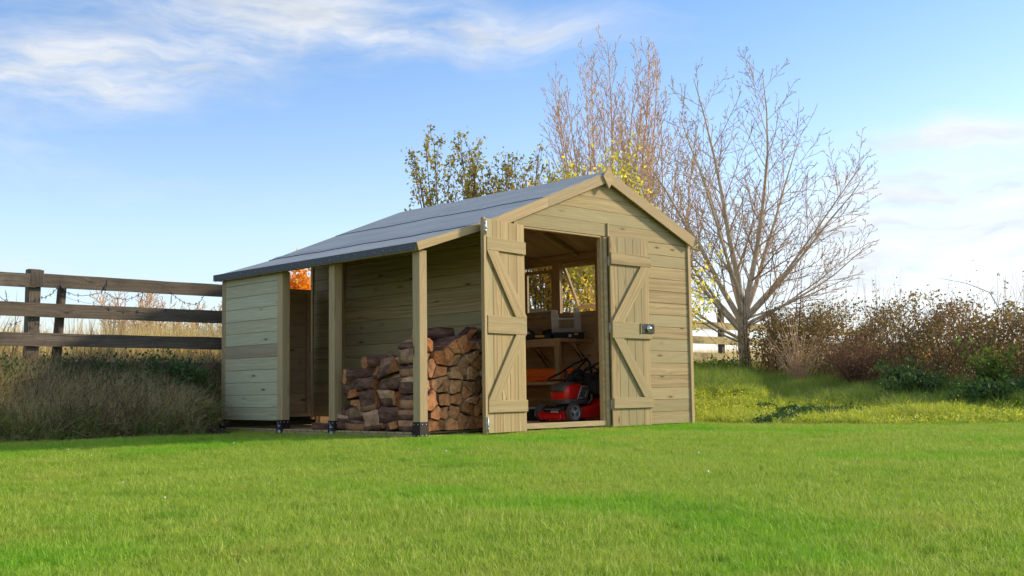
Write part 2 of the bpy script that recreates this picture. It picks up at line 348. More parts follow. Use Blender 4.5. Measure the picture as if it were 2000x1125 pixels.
def board(name, parent, a, b, wdir, width, thick, m='pine', c=.002, world=None, label=None):
    """a board from a to b (centre line of its back face), width along wdir; the face looks along X cross wdir"""
    a = Vector(a); b = Vector(b); L = (b - a).length; key = (round(L, 4), round(width, 4), round(thick, 4), m, c)
    if key not in _bc:
        mb = MB().bbox((-L / 2, -width / 2, 0), (L / 2, width / 2, thick), c); _bc[key] = mk(mb, name, m)
    o = link(name, _bc[key], parent, frame((a + b) / 2, b - a, wdir))
    if label: o['label'] = label
    return o
def np_mesh(name, V, F, mats, MI=None, smooth=False):
    V = np.asarray(V, np.float32); F = np.asarray(F, np.int32); me = bpy.data.meshes.new(name); k = F.shape[1]
    me.vertices.add(len(V)); me.vertices.foreach_set('co', V.ravel()); me.loops.add(F.size); me.loops.foreach_set('vertex_index', F.ravel())
    me.polygons.add(len(F)); me.polygons.foreach_set('loop_start', np.arange(0, F.size, k, dtype=np.int32)); me.polygons.foreach_set('loop_total', np.full(len(F), k, np.int32))
    for m in (mats if isinstance(mats, (list, tuple)) else [mats]): me.materials.append(MT[m] if isinstance(m, str) else m)
    if MI is not None: me.polygons.foreach_set('material_index', np.asarray(MI, np.int32))
    if smooth: me.polygons.foreach_set('use_smooth', np.ones(len(F), bool))
    me.update(calc_edges=True); me.validate(); return me
# ------------------------------------------------------------------ the shed
def bd(parent, a, b, n, width, thick, m='pine', c=.002, name='board', label=None):
    a = Vector(a); b = Vector(b); X = (b - a).normalized(); n = Vector(n)
    return board(name, parent, a, b, n.cross(X), width, thick, m, c, label=label)
XL, X1, XR, YB = 0.0, 1.056, 3.575, 3.10
RIDGE = (2.287, 2.425)
def ztop(x):
    if x <= .65: return 1.785 + (x - .65) * .3125
    if x <= RIDGE[0]: return 1.785 + (x - .65) * (RIDGE[1] - 1.785) / (RIDGE[0] - .65)
    return RIDGE[1] - (x - RIDGE[0]) * .393
shed = empty('garden_shed', (0, 0, 0))
tag(shed, 'pale wooden garden shed with open double doors, grey felt roof and open log store', 'shed')
P = .1194

# base: bearers and floor
base = obj('base_frame', MB().box((.02, .01, -.05), (1.05, .055, .022)).box((.0, .10, -.05), (.045, 3.08, .03)).box((.5, .06, -.05), (.545, 3.08, .03))
           .box((1.06, .015, -.05), (3.56, .06, .022)).box((1.06, 3.0, -.05), (3.56, 3.05, .022)).box((3.50, .07, -.05), (3.55, 2.99, .022)), 'post', shed)
for i in range(26): bd(base, (.01, .17 + i * .115, .032), (1.03, .17 + i * .115, .032), (0, 0, 1), .095, .016, 'post', name='floor_slat')
for i in range(26): bd(base, (1.08, .10 + i * P, .03), (3.55, .10 + i * P, .03), (0, 0, 1), P - .003, .035, 'rough', name='floor_board')
bd(base, (1.115, .022, .036), (2.285, .022, .036), (0, 0, 1), .05, .046, 'post', name='threshold')

# front wall
fw_m = MB().box((X1 + .002, .0145, .02), (X1 + .045, .058, 1.83)).box((3.53, .0145, .02), (3.572, .056, 1.83)).box((2.315, .0145, .025), (3.528, .019, 1.93), 1).box((1.10, .0145, 1.812), (2.314, .02, 1.93), 1)
front = obj('front_wall', fw_m, ['pine', 'rough'], shed)
lin = MB().prism([(1.07, 1.93), (3.55, 1.93), (3.55, ztop(3.55) - .05), (RIDGE[0], RIDGE[1] - .06), (1.07, ztop(1.07) - .06)], .0145, .018, 'y', 1)
obj('gable_lining', lin, ['pine', 'rough'], front)
N = (0, -1, 0)
for i in range(15):
    z = .024 + (i + .5) * P; bd(front, (2.316, .014, z), (3.528, .014, z), N, P - .003, .014)
bd(front, (1.098, .014, 1.876), (2.294, .014, 1.876), N, .118, .014, name='header_board')
bd(front, (2.318, .014, 1.876), (3.528, .014, 1.876), N, .118, .014)
def clip(poly, a, b, c):   # keep a*x+b*z<=c
    out = []
    for i in range(len(poly)):
        p, q = poly[i], poly[(i + 1) % len(poly)]; dp = a * p[0] + b * p[1] - c; dq = a * q[0] + b * q[1] - c
        if dp <= 0: out.append(p)
        if dp * dq < 0: t = dp / (dp - dq); out.append((p[0] + t * (q[0] - p[0]), p[1] + t * (q[1] - p[1])))
    return out
def gable_board(parent, z0, z1, x0, x1, y0, y1, m='pine'):
    poly = [(x0, z0), (x1, z0), (x1, z1), (x0, z1)]
    sl = (RIDGE[1] - 1.785) / (RIDGE[0] - .65)
    poly = clip(poly, -sl, 1, 1.785 - .65 * sl - .028)
    poly = clip(poly, .393, 1, RIDGE[1] + RIDGE[0] * .393 - .028)
    if len(poly) < 3: return
    cx = sum(p[0] for p in poly) / len(poly); cz = sum(p[1] for p in poly) / len(poly)
    # local frame: x along, y up the width, z out
    mb = MB().prism([(p[0] - cx, p[1] - cz) for p in poly], 0, abs(y1 - y0), 'z')
    return obj('board', mb, m, parent, frame((cx, y1, cz), (1, 0, 0), (0, 0, 1)))
zz = 1.937
while zz < 2.40: gable_board(front, zz, zz + P - .003, 1.06, 3.528, 0, .014); zz += P
bd(front, (X1 + .022, .0135, .02), (X1 + .022, .0135, 1.905), N, .042, .03, 'post', name='corner_trim')
bd(front, (1.128, .0135, .03), (1.128, .0135, 1.806), N, .058, .024, 'post', name='door_jamb')
bd(front, (3.551, .0135, .02), (3.551, .0135, 1.87), N, .044, .03, 'post', name='corner_trim')
bd(front, (2.306, .0135, 1.805), (2.306, .0135, 1.945), N, .021, .028, 'post', name='trim_strip')
jm = MB().bbox((2.206, .004, .06), (2.236, .05, 1.80), .002).bbox((2.2365, -.012, .03), (2.283, .045, 1.806), .002)
obj('door_jamb', jm, 'post', front)
obj('door_head', MB().bbox((1.158, -.004, 1.797), (2.205, .045, 1.812), .002), 'post', front)
for z in (1.578, .948, .23): obj('hinge', MB().bbox((2.2835, -.026, z - .045), (2.2915, -.0125, z + .045), .001).tube([(2.288, -.029, z - .045), (2.288, -.029, z + .045)], .004, 8), 'steel', front)

# doors
def door(u0, udir, n, right):
    U = Vector(udir); Nn = Vector(n); O = Vector(u0)
    Pn = lambda u, z, d: O + U * u + Nn * d + Vector((0, 0, z))
    hm = MB(); Mx = Matrix((U, Nn, Vector((0, 0, 1)))).transposed().to_4x4(); Mx.translation = O
    root = obj('door', MB().box((.004, -.0025, .035), (.57, -.0005, 1.81), 0, Mx), ['darkgap'], shed)
    for i in range(5): bd(root, Pn(.0575 + i * .1145, .022, 0), Pn(.0575 + i * .1145, 1.815, 0), n, .1125, .017)
    end = .59 if right else .557
    for z0, z1 in ((1.55, 1.66), (.85, 1.0), (.19, .29)):
        a, b = Pn(.0 if right else .004, (z0 + z1) / 2, .0172), Pn(end, (z0 + z1) / 2, .0172)
        bd(root, a, b, n, z1 - z0, .02, 'pine', .003, name='ledge')
    for q in ([(end, 1.549), (end - .155, 1.549), (.0, 1.001), (.165, 1.001)], [(.02, .849), (.16, .849), (end, .291), (end - .14, .291)]):
        (a0, b0), (a1, b1), (a2, b2), (a3, b3) = q
        p1 = ((a0 + a1) / 2, b0); p2 = ((a2 + a3) / 2, b2)
        ax = Vector((p2[0] - p1[0], p2[1] - p1[1])).normalized(); cx, cz = (p1[0] + p2[0]) / 2, (p1[1] + p2[1]) / 2
        W3 = U * ax.x + Vector((0, 0, ax.y)); Fm = frame(Pn(cx, cz, .0172), W3, Nn.cross(W3)); inv = Fm.inverted()
        loc = [inv @ Pn(a, b, .0172) for a, b in q]; poly = [(v.x, v.y) for v in loc]
        c_ = Vector((sum(p[0] for p in poly) / 4, sum(p[1] for p in poly) / 4)); poly.sort(key=lambda p: math.atan2(p[1] - c_.y, p[0] - c_.x))
        obj('brace', MB().prism(poly, 0, .02, 'z'), 'pine', root, Fm)
    if not right:
        bd(root, Pn(.578, .018, -.002), Pn(.578, 1.818, -.002), n, .036, .034, 'post', .003, name='edge_strip')
        for z in (1.745, .10):
            b = MB().bbox((.562, .0325, z - .05), (.592, .036, z + .05), .001, 0, Mx).tube([Mx @ Vector((.577, .041, z - .075)), Mx @ Vector((.577, .041, z + .06))], .006, 8)
            b.tube([Mx @ Vector((.577, .041, z - .02)), Mx @ Vector((.577, .062, z - .02))], .004, 8)
            for dz in (-.035, 0, .035): b.bbox((.568, .036, z + dz - .005), (.586, .047, z + dz + .005), .001, 0, Mx)
            obj('bolt', b, 'steel', root)
    return root
d_r = door((2.285, -.0245, 0), (1, 0, 0), (0, -1, 0), True)
aD = R(9.4)
d_l = door((1.155, -.022, 0), (-math.cos(aD), -math.sin(aD), 0), (math.sin(aD), -math.cos(aD), 0), False)
lk = obj('lock_plate', MB().bbox((2.70, -.0722, .905), (2.895, -.0630, .997), .003), 'black', d_r)
obj('lock_backing', MB().bbox((2.688, -.0628, .90), (2.80, -.0622, 1.0), .0001).bbox((2.688, -.0718, .90), (2.6995, -.0625, 1.0), .001), 'pine', lk)
dome = [(.027 * math.cos(a), .024 * math.sin(a)) for a in np.linspace(0, math.pi / 2, 8)]
obj('chrome_cover', MB().lathe([(.031, 0), (.031, .004)] + [(r, h + .004) for r, h in dome], 24, 0, Matrix.Translation((2.805, -.0722, .951)) @ Matrix.Rotation(R(90), 4, 'X')), 'chrome', lk)
sc_ = MB()
for dx in (2.715, 2.88):
    for dz in (.92, .983): sc_.lathe([(.004, 0), (.0035, .002), (0, .0025)], 10, 0, Matrix.Translation((dx, -.0722, dz)) @ Matrix.Rotation(R(90), 4, 'X'))
obj('screw_heads', sc_, 'steel', lk)['kind'] = 'stuff'

# inner side wall (between shed and log store)
sw = obj('side_wall', MB().box((1.0705, .06, .13), (1.0735, 3.06, ztop(X1) - .035), 1).box((1.0745, .07, .07), (1.115, .11, 1.86)).box((1.0745, 1.5, .07), (1.115, 1.54, 1.86)).box((1.0745, 2.5, .07), (1.115, 2.54, 1.86)), ['pine', 'rough'], shed)
n = (-1, 0, 0); z = .13
while z < 1.86:
    h = min(P, ztop(X1) - .03 - z)
    bd(sw, (1.070, .002, z + h / 2), (1.070, 2.495, z + h / 2), n, h - .003, .014); bd(sw, (1.070, 2.575, z + h / 2), (1.070, 3.06, z + h / 2), n, h - .003, .014); z += P
bd(sw, (1.070, 2.535, .10), (1.070, 2.535, 1.88), n, .075, .034, 'post', name='joint_cover')
bd(sw, (1.070, 3.08, .10), (1.070, 3.08, 1.88), n, .038, .03, 'post', name='corner_trim')

# right wall with two windows
rw = MB()
for y0, y1 in ((.06, .10), (1.125, 1.262), (1.80, 1.915), (2.395, 2.44), (3.0, 3.045)): rw.bbox((3.528, y0, .07), (3.558, y1, 1.845), .002)
rw.bbox((3.52, .10, 1.846), (3.558, 3.0, 1.895), .002)
for y0, y1 in ((1.264, 1.798), (1.917, 2.393)): rw.bbox((3.526, y0, 1.195), (3.560, y1, 1.238), .002); rw.bbox((3.526, y0, 1.79), (3.560, y1, 1.815), .002)
right = obj('window_wall', rw, 'rough', shed)
def rboard(y0, y1, z0, z1): bd(right, (3.560, y0, (z0 + z1) / 2), (3.560, y1, (z0 + z1) / 2), (1, 0, 0), z1 - z0 - .0006, .015, 'rough', .0015)
OPEN = [(1.27, 1.795, 1.238, 1.79), (1.92, 2.39, 1.238, 1.755)]
z = .024
while z < 1.87:
    z1 = min(z + P, 1.88)
    if z1 <= 1.2381 or z >= 1.79: rboard(.02, 3.08, z, z1)
    else:
        za = max(z, 1.238); 
        if z < 1.238: rboard(.02, 3.08, z, 1.238)
        if z1 > 1.79: rboard(.02, 3.08, 1.79, z1); z1 = 1.79
        rboard(.02, 1.264, za, z1); rboard(1.80, 1.915, za, z1); rboard(2.395, 3.08, za, z1)
    z += P
bd(right, (3.562, 3.082, .02), (3.562, 3.082, 1.87), (1, 0, 0), .038, .024, 'post', name='corner_trim')
def window(y0, y1, z0, z1, tilt):
    w, h = y1 - y0, z1 - z0
    Mx = Matrix.Translation((3.566, (y0 + y1) / 2, z1)) @ Matrix.Rotation(-tilt, 4, 'Y')   # hinged along the top
    f = MB(); s = .038
    for a, b in (((-.012, -w / 2, -h), (.018, -w / 2 + s, 0)), ((-.012, w / 2 - s, -h), (.018, w / 2, 0)), ((-.012, -w / 2 + s, -s), (.018, w / 2 - s, 0)), ((-.012, -w / 2 + s, -h), (.018, w / 2 - s, -h + s))): f.bbox(a, b, .002, 0, Mx)
    fr = obj('window', f, 'post', right); obj('pane', MB().box((0, -w / 2 + s, -h + s), (.003, w / 2 - s, -s), 0, Mx), 'glass', fr)
    return fr
window(*OPEN[1], 0); window(*OPEN[0], R(27))
# back wall
bk = obj('back_wall', MB().box((1.12, 3.03, .07), (1.16, 3.062, 1.9)).box((2.27, 3.03, .07), (2.31, 3.062, 2.33)).box((3.48, 3.03, .07), (3.52, 3.062, 1.84)), 'rough', shed)
zz = .024
while zz < 2.40: gable_board(bk, zz, zz + P - .0006, 1.09, 3.528, 3.064, 3.08, 'rough'); zz += P

# log store: posts, brackets, panels
def post(name, y0, y1, ztop_, m='post'):
    return obj(name, MB().bbox((-.0415, -(y1 - y0) / 2, 0), (.0415, (y1 - y0) / 2, ztop_ - .125), .004), m, shed, Matrix.Translation((.0415, (y0 + y1) / 2, .125)))
POSTS = [(0.0, .086), (1.175, 1.262), (2.008, 2.094), (3.045, 3.12)]
def vpost(y0, y1, i):   # grain runs up the post
    h = 1.515 - .125; mb = MB().bbox((0, -(y1 - y0) / 2, -.0415), (h, (y1 - y0) / 2, .0415), .004)
    return obj('post', mb, 'post', shed, frame((.0415, (y0 + y1) / 2, .125), (0, 0, 1), (0, 1, 0)))
for i, (y0, y1) in enumerate(POSTS):
    po = vpost(y0, y1, i); e = .005
    br = obj('post_bracket', MB().bbox((-e, y0 - e, -.03), (.083 + e, y1 + e, .132), .002), 'bracket', po)
    sb = MB()
    for zz in (.024, .112):
        for yy in (y0 + .018, y1 - .018): sb.lathe([(.0055, 0), (.0045, .003), (0, .004)], 8, 0, Matrix.Translation((-e, yy, zz)) @ Matrix.Rotation(R(-90), 4, 'Y'))
        for xx in (.02, .06): sb.lathe([(.0055, 0), (.0045, .003), (0, .004)], 8, 0, Matrix.Translation((xx, y0 - e, zz)) @ Matrix.Rotation(R(90), 4, 'X'))
    obj('screw_heads', sb, 'steel', br)['kind'] = 'stuff'
    if i:
        yc = (y0 + y1) / 2 + .0; xs = -e - .0012
        lb = obj('sticker', MB().box((xs, yc - .028, .008), (-e - .0002, yc + .022, .112)), 'labelblue', br)
        t = MB(); t.box((xs - .0006, yc - .022, .012), (xs - .0001, yc + .016, .040))
        obj('barcode_square', t, 'labelwhite', lb)
        t = MB()
        for k, (za, wa) in enumerate(((.098, .010), (.088, .014), (.078, .040), (.074, .030), (.056, .008))): t.box((xs - .0006, yc + .018 - wa, za - .0022), (xs - .0001, yc + .018, za + .0022))
        obj('print', t, 'labelwhite', lb)
sp = obj('side_panel', MB().box((.018, 2.096, .13), (.021, 3.043, 1.515), 1).box((.022, 2.6, .13), (.06, 2.64, 1.49)), ['pine', 'rough'], shed)
for i in range(12):
    z0 = .124 + i * P * 1.0; z1 = min(z0 + P, 1.515)
    if z1 - z0 < .02: break
    o = bd(sp, (.017, 2.096, (z0 + z1) / 2), (.017, 3.043, (z0 + z1) / 2), (-1, 0, 0), z1 - z0 - .003, .015, 'pine_brown' if i == 5 else 'pine_green')
    if i == 5: o['label'] = 'browner board halfway up the greenish panel'
nl = MB()
for i in range(11):
    for q in (.035, .09): nl.lathe([(.0035, 0), (0, .0015)], 6, 0, Matrix.Translation((.002, 2.112, .124 + i * P + q)) @ Matrix.Rotation(R(-90), 4, 'Y'))
obj('nail_heads', nl, 'steel', sp)['kind'] = 'stuff'
bp_ = obj('rear_panel', MB().box((.085, 3.052, .134), (.98, 3.055, 1.45), 1).bbox((.935, 3.0, .134), (.98, 3.034, 1.46), .002).bbox((.085, 3.0, 1.415), (.934, 3.034, 1.46), .002).bbox((.085, 3.0, .134), (.934, 3.034, .17), .002), ['rough', 'rough'], shed)
for i in range(11): bd(bp_, (.085, 3.05, .134 + (i + .5) * P), (.98, 3.05, .134 + (i + .5) * P), N, P - .003, .014, 'rough')
bd(shed, (.0415, .09, 1.517), (.0415, 3.04, 1.517), (0, 0, 1), .06, .02, 'post', name='eaves_beam')

# roof
Y0, Y1 = -.045, 3.155
def strip(x0, x1, h, th, y0, y1, nseg=24):
    xs = sorted(set([x0, x1] + [x for x in (.65, RIDGE[0]) if x0 < x < x1] + ([.56, .72] if x0 < .6 < x1 else [])))
    def zt(x):
        return ztop(x) + h + (.010 if abs(x - .65) < .01 else 0)
    prof = [(x, zt(x)) for x in xs]; mb = MB(); vs = []; ys = np.linspace(y0, y1, nseg + 1)
    for j, y in enumerate(ys):
        wv_ = .0026 * math.sin(y * 5.1) + .0014 * math.sin(y * 13 + 1)
        for (x, z) in prof: vs.append((x, y, z + wv_))
        for (x, z) in prof: vs.append((x, y, z + wv_ - th))
    k = len(prof); fs = []; mi = []
    for j in range(nseg):
        a = j * 2 * k; b = a + 2 * k
        for i in range(k - 1): fs.append((a + i, a + i + 1, b + i + 1, b + i)); fs.append((a + k + i, b + k + i, b + k + i + 1, a + k + i + 1))
        fs.append((a, b, b + k, a + k)); fs.append((a + k - 1, a + 2 * k - 1, b + 2 * k - 1, b + k - 1))
    fs.append(tuple(list(range(k)) + list(range(2 * k - 1, k - 1, -1)))[::-1]); o = nseg * 2 * k
    fs.append(tuple([o + i for i in range(k)] + [o + i for i in range(2 * k - 1, k - 1, -1)]))
    mb.add(vs, fs, 0)
    for q, f in enumerate(fs):
        if q < nseg * (2 * (k - 1) + 2) and q % (2 * k) == 2 * (k - 1): mb.m[q] = 1
    return mb
roof = obj('roof', strip(-.062, 3.60, -.006, .004, Y0 + .004, Y1 - .004), ['rough', 'felt_edge'], shed)
for x0, x1, h, th in ((-.070, .66, .0, .0055), (.59, 1.47, .008, .009), (1.40, 2.52, .014, .009), (2.46, 3.10, .008, .0085), (3.02, 3.612, 0, .0055)):
    obj('felt_strip', strip(x0, x1, h, th, Y0, Y1), ['felt', 'felt_edge'], roof)
obj('felt_edge_flap', MB().bbox((-.0765, Y0 - .001, 1.505), (-.0706, Y1, 1.566), .002).bbox((-.0765, Y1, 1.505), (.02, Y1 + .005, 1.565), .001), 'felt_edge', roof)
nm = MB()
for k in range(26):
    nm.lathe([(.0045, 0), (0, .002)], 6, 0, Matrix.Translation((-.0765, .02 + k * .124 + random.uniform(-.02, .02), random.uniform(1.52, 1.55))) @ Matrix.Rotation(R(-90), 4, 'Y'))
obj('felt_nails', nm, 'steel', roof)['kind'] = 'stuff'
obj('eaves_fascia', MB().bbox((-.068, Y0 + .01, 1.50), (-.054, Y1 - .01, 1.55), .001), 'post', roof)
def slope_board(yc, x0, x1, m='rough'):
    z0, z1 = ztop(x0) - .029, ztop(x1) - .029
    nrm = Vector((-(z1 - z0), 0, x1 - x0)).normalized()
    a, b = Vector((x0, yc, z0)), Vector((x1, yc, z1))
    return bd(roof, a, b, nrm, .1165, .016, m, .002, name='roof_board')
for k in range(27):
    yc = Y0 + .065 + k * .119
    slope_board(yc, 2.30, 3.59); slope_board(yc, .66, 2.275); slope_board(yc, -.05, .64)
def raft(x0, x1, y, d=.055):
    z0, z1 = ztop(x0) - .031, ztop(x1) - .031
    return obj('rafter', MB().prism([(x0, z0 - d), (x1, z1 - d), (x1, z1), (x0, z0)], y - .018, y + .018, 'y'), 'pine', roof)
for y in (.75, 1.5, 2.3): raft(2.29, 3.515, y); raft(1.12, 2.284, y)
for x in (2.93, 1.75): obj('purlin', MB().prism([(x - .018, ztop(x) - .10), (x + .018, ztop(x) - .10), (x + .018, ztop(x) - .043), (x - .018, ztop(x) - .043)], .06, 3.03, 'y'), 'rough', roof)
def barge(x0, x1, d, y0, y1, cut0=0, cut1=0, yf=None):
    up = .006; L = Vector((x1 - x0, 0, ztop(x1) - ztop(x0))).length
    Fm = frame((x0, y1, ztop(x0) + up), (x1 - x0, 0, ztop(x1) - ztop(x0)), (0, 0, 1)); inv = Fm.inverted()
    q = [(x0, ztop(x0) + up), (x1, ztop(x1) + up), (x1 - cut1, ztop(x1) + up - d), (x0 + cut0, ztop(x0) + up - d)]
    poly = [((inv @ Vector((a, y1, b))).x, (inv @ Vector((a, y1, b))).y) for a, b in q]
    s_ = -1 if Fm.to_3x3().col[2].y > 0 else 1
    return obj('barge_board', MB().prism(poly, 0, s_ * (y1 - y0), 'z'), 'post', roof, Fm)
barge(-.066, .688, .066, -.057, -.0365, .02); barge(.69, 1.452, .098, -.057, -.0365); barge(1.454, 2.286, .098, -.057, -.0365); barge(2.288, 3.612, .105, -.057, -.0365, 0, .045)
barge(.69, 2.286, .098, Y1 + .001, Y1 + .02); barge(2.288, 3.612, .105, Y1 + .001, Y1 + .02)
fin = obj('finial', MB().prism([(0, -.108), (.08, 0), (0, .108), (-.08, 0)], 0, .016, 'z'), 'post', roof, frame((2.268, -.0575, 2.374), (1, 0, 0), (0, 0, 1)))

# ------------------------------------------------------------------ workbench and things on it
wb = empty('workbench', (3.25, 1.9, .065)); tag(wb, 'rough timber workbench with a lower shelf along the window wall inside the shed', 'workbench')
for i in range(4): bd(wb, (3.052 + i * .135, 1.30, .887), (3.052 + i * .135, 2.98, .887), (0, 0, 1), .133, .038, 'rough', name='top_plank')
for i in range(4): bd(wb, (3.052 + i * .135, 1.34, .43), (3.052 + i * .135, 2.98, .43), (0, 0, 1), .133, .032, 'rough', name='shelf_plank')
bd(wb, (2.984, 2.98, .865), (2.984, 1.29, .865), (-1, 0, 0), .05, .02, 'rough', name='front_rail')
for x, y in ((3.005, 1.325), (3.005, 2.94), (3.50, 2.94)): bd(wb, (x, y - .0, .068), (x, y - .0, .884), (-1, 0, 0), .06, .045, 'post', name='leg')
for y in (1.33, 1.92): obj('bench_brace', MB().prism([(3.20, .885), (3.25, .885), (3.524, .56), (3.524, .62)][::-1], y, y + .03, 'y'), 'rough', wb)

def rotbox(cx, cy, z, ang): return Matrix.Translation((cx, cy, z)) @ Matrix.Rotation(ang, 4, 'Z')
BT = .9255
# open organiser case with translucent lid; local -y faces the viewer
O1 = rotbox(3.25, 1.425, BT, R(-40))
case = obj('organiser_case', MB().bbox((-.165, -.10, .0), (.165, .10, .006), .002, 0, O1).bbox((-.165, -.10, .006), (.165, -.094, .066), .002, 0, O1).bbox((-.165, .094, .006), (.165, .10, .066), .002, 0, O1)
           .bbox((-.165, -.094, .006), (-.159, .094, .066), .002, 0, O1).bbox((.159, -.094, .006), (.165, .094, .066), .002, 0, O1)
           .bbox((-.17, -.104, .055), (.17, -.1002, .068), .001, 0, O1).bbox((-.04, -.106, .0), (.165, -.1002, .05), .003, 0, O1), 'black', None)
tag(case, 'black organiser box at the bench corner with its translucent lid standing open', 'toolbox')
O1l = O1 @ Matrix.Translation((0, .105, .07)) @ Matrix.Rotation(R(-12), 4, 'X')
q = MB(); t0, t1 = 0, .004
for a, b in (((-.165, t0, 0), (-.085, t1, .215)), ((.085, t0, 0), (.165, t1, .215)), ((-.085, t0, 0), (.085, t1, .05)), ((-.085, t0, .155), (.085, t1, .17)), ((-.16, t0, .215), (-.095, t1, .265)), ((.085, t0, .215), (.155, t1, .29))):
    q.bbox(a, b, .0015, 0, O1l)
for k in range(7): q.bbox((-.155 + k * .05, -.006, .004), (-.151 + k * .05, -.0004, .048), .0005, 0, O1l)
q.bbox((-.165, -.008, .048), (.165, -.0004, .053), .001, 0, O1l); q.bbox((-.165, -.01, .0), (-.160, -.0004, .21), .001, 0, O1l); q.bbox((.160, -.01, .0), (.165, -.0004, .21), .001, 0, O1l)
q.bbox((-.092, -.009, .045), (-.086, -.0004, .165), .001, 0, O1l); q.bbox((.086, -.009, .045), (.092, -.0004, .165), .001, 0, O1l); q.bbox((-.086, -.009, .165), (.086, -.0004, .171), .001, 0, O1l)
lid = obj('lid', q, 'clear_lid', case)
obj('lid_window', MB().box((-.0845, .001, .0505), (.0845, .003, .1545), 0, O1l), 'clear_window', lid)
obj('latch', MB().bbox((.055, -.115, .038), (.10, -.1062, .056), .003, 0, O1), 'yellow', case)
obj('maker_label', MB().box((-.005, -.1068, .016), (.026, -.1061, .046), 0, O1), 'labelwhite', case)
# middle black case with yellow strip
O2 = rotbox(3.095, 1.70, BT, R(-52))
c2 = obj('tool_case', MB().bbox((-.15, -.07, 0), (.12, .07, .058), .006, 0, O2).bbox((-.15, -.078, .004), (-.055, -.0702, .062), .004, 0, O2), 'black')
tag(c2, 'low black tool case with a yellow front strip in the middle of the bench', 'toolbox')
obj('front_strip', MB().bbox((-.045, -.076, .022), (.055, -.0702, .045), .002, 0, O2), 'yellow', c2)
# charger with cable
O3 = rotbox(3.345, 1.80, BT, R(-35)); O3b = O3 @ Matrix.Translation((0, 0, .085)) @ Matrix.Rotation(R(-14), 4, 'Y')
ch = obj('battery_charger', MB().bbox((-.07, -.05, 0), (.06, .05, .05), .008, 0, O3).bbox((-.075, -.055, -.03), (.06, .055, .035), .016, 0, O3b), 'black'); tag(ch, 'black battery charger with a grey top behind the low black tool case', 'battery charger')
obj('top_cover', MB().bbox((-.07, -.05, .0352), (.02, .05, .044), .004, 0, O3b), 'grey', ch)
obj('cable', MB().tube([O3 @ Vector(p) for p in ((.065, -.02, .02), (.10, -.03, .07), (.075, -.05, .125), (.03, -.056, .11), (.02, -.062, .03), (.07, -.06, .008), (.12, -.03, .006))], .0045, 6), 'cable', ch)
# circular saw
O4 = rotbox(3.12, 1.985, BT, R(-50))
saw = empty('circular_saw', O4.translation); tag(saw, 'circular saw with white blade guard and yellow knob beside the left door', 'power saw')
arc = [(.095 * math.cos(a), .095 * math.sin(a)) for a in np.linspace(R(-10), R(190), 18)]; ring = arc + [(.062 * math.cos(a), .062 * math.sin(a)) for a in np.linspace(R(190), R(-10), 18)]
g = MB()
for i in range(17):
    g.prism([ring[i], ring[35 - i], ring[34 - i], ring[i + 1]][::-1], -.04, .01, 'y', 0, O4 @ Matrix.Translation((0, 0, .025)))
obj('blade_guard', g, 'white', saw)
obj('blade', MB().lathe([(.0, 0), (.075, 0), (.075, .002), (0, .002)], 28, 0, O4 @ Matrix.Translation((0, -.015, .03)) @ Matrix.Rotation(R(90), 4, 'X'), False), 'steel', saw)
obj('motor_body', MB().tube([O4 @ Vector(p) for p in ((0, .012, .04), (0, .05, .045), (0, .12, .045), (0, .13, .045))], [.05, .045, .042, .02], 14), 'black', saw)
obj('handle', MB().tube([O4 @ Vector(p) for p in ((.0, .03, .07), (.05, .03, .115), (.11, .03, .09), (.13, .03, .04))], [.016, .018, .018, .014], 10), 'black', saw)
obj('knob', MB().bbox((.08, -.07, .02), (.15, -.03, .045), .01, 0, O4), 'yellow', saw)
obj('sole_plate', MB().bbox((-.11, -.08, .0), (.15, .05, .004), .001, 0, O4), 'steel', saw)
obj('lower_guard', MB().bbox((-.07, -.075, .0045), (.06, -.045, .028), .008, 0, O4), 'orange', saw)

# lower shelf: orange case and grey-green machine
SH = .4625
O5 = rotbox(3.20, 1.64, SH, math.atan2(-.89, .45))
oc = MB().bbox((-.29, -.10, 0), (.29, .10, .145), .012, 0, O5)
oc.bbox((-.292, -.112, .05), (.10, -.1005, .14), .008, 0, O5).bbox((-.292, -.112, .0), (-.20, -.1005, .0495), .008, 0, O5).bbox((.02, -.112, .0), (.292, -.1005, .0495), .006, 0, O5).bbox((.16, -.112, .05), (.292, -.1005, .14), .006, 0, O5)
orange = obj('plastic_case', oc, 'orange'); tag(orange, 'long bright orange plastic tool case lying on the lower shelf', 'tool case')
obj('handle', MB().tube([O5 @ Vector(p) for p in ((-.13, -.102, .02), (-.13, -.125, .02), (-.02, -.125, .02), (-.02, -.102, .02))], .008, 8), 'orange', orange)
O6 = rotbox(3.10, 2.06, SH, R(-45))
rd = obj('work_lamp', MB().bbox((-.09, -.07, 0), (.10, .07, .115), .012, 0, O6).bbox((-.07, -.078, .012), (.06, -.0702, .10), .006, 0, O6), 'teal'); tag(rd, 'grey green square machine with a dark round top left of the orange case', 'power tool')
obj('round_top', MB().lathe([(.098, .117), (.10, .13), (.10, .17), (.094, .185), (0, .187)], 28, 0, O6), 'grey', rd)
obj('front_grille', MB().bbox((-.045, -.084, .025), (.035, -.0785, .085), .01, 0, O6), 'black', rd)
O7 = rotbox(2.44, 1.24, .0655, R(-30))
fb = obj('storage_box', MB().bbox((-.16, -.13, 0), (.13, .12, .115), .006, 0, O7), 'black'); tag(fb, 'dark box with grey green end on the shed floor behind the mower front wheel', 'toolbox')
obj('box_lid', MB().bbox((-.165, -.135, .1155), (.135, .125, .135), .005, 0, O7), 'silver', fb); obj('box_end', MB().bbox((.1302, -.135, 0), (.165, .125, .15), .008, 0, O7), 'teal', fb)
obj('latch', MB().bbox((.03, -.142, .045), (.06, -.1302, .10), .003, 0, O7), 'silver', fb)
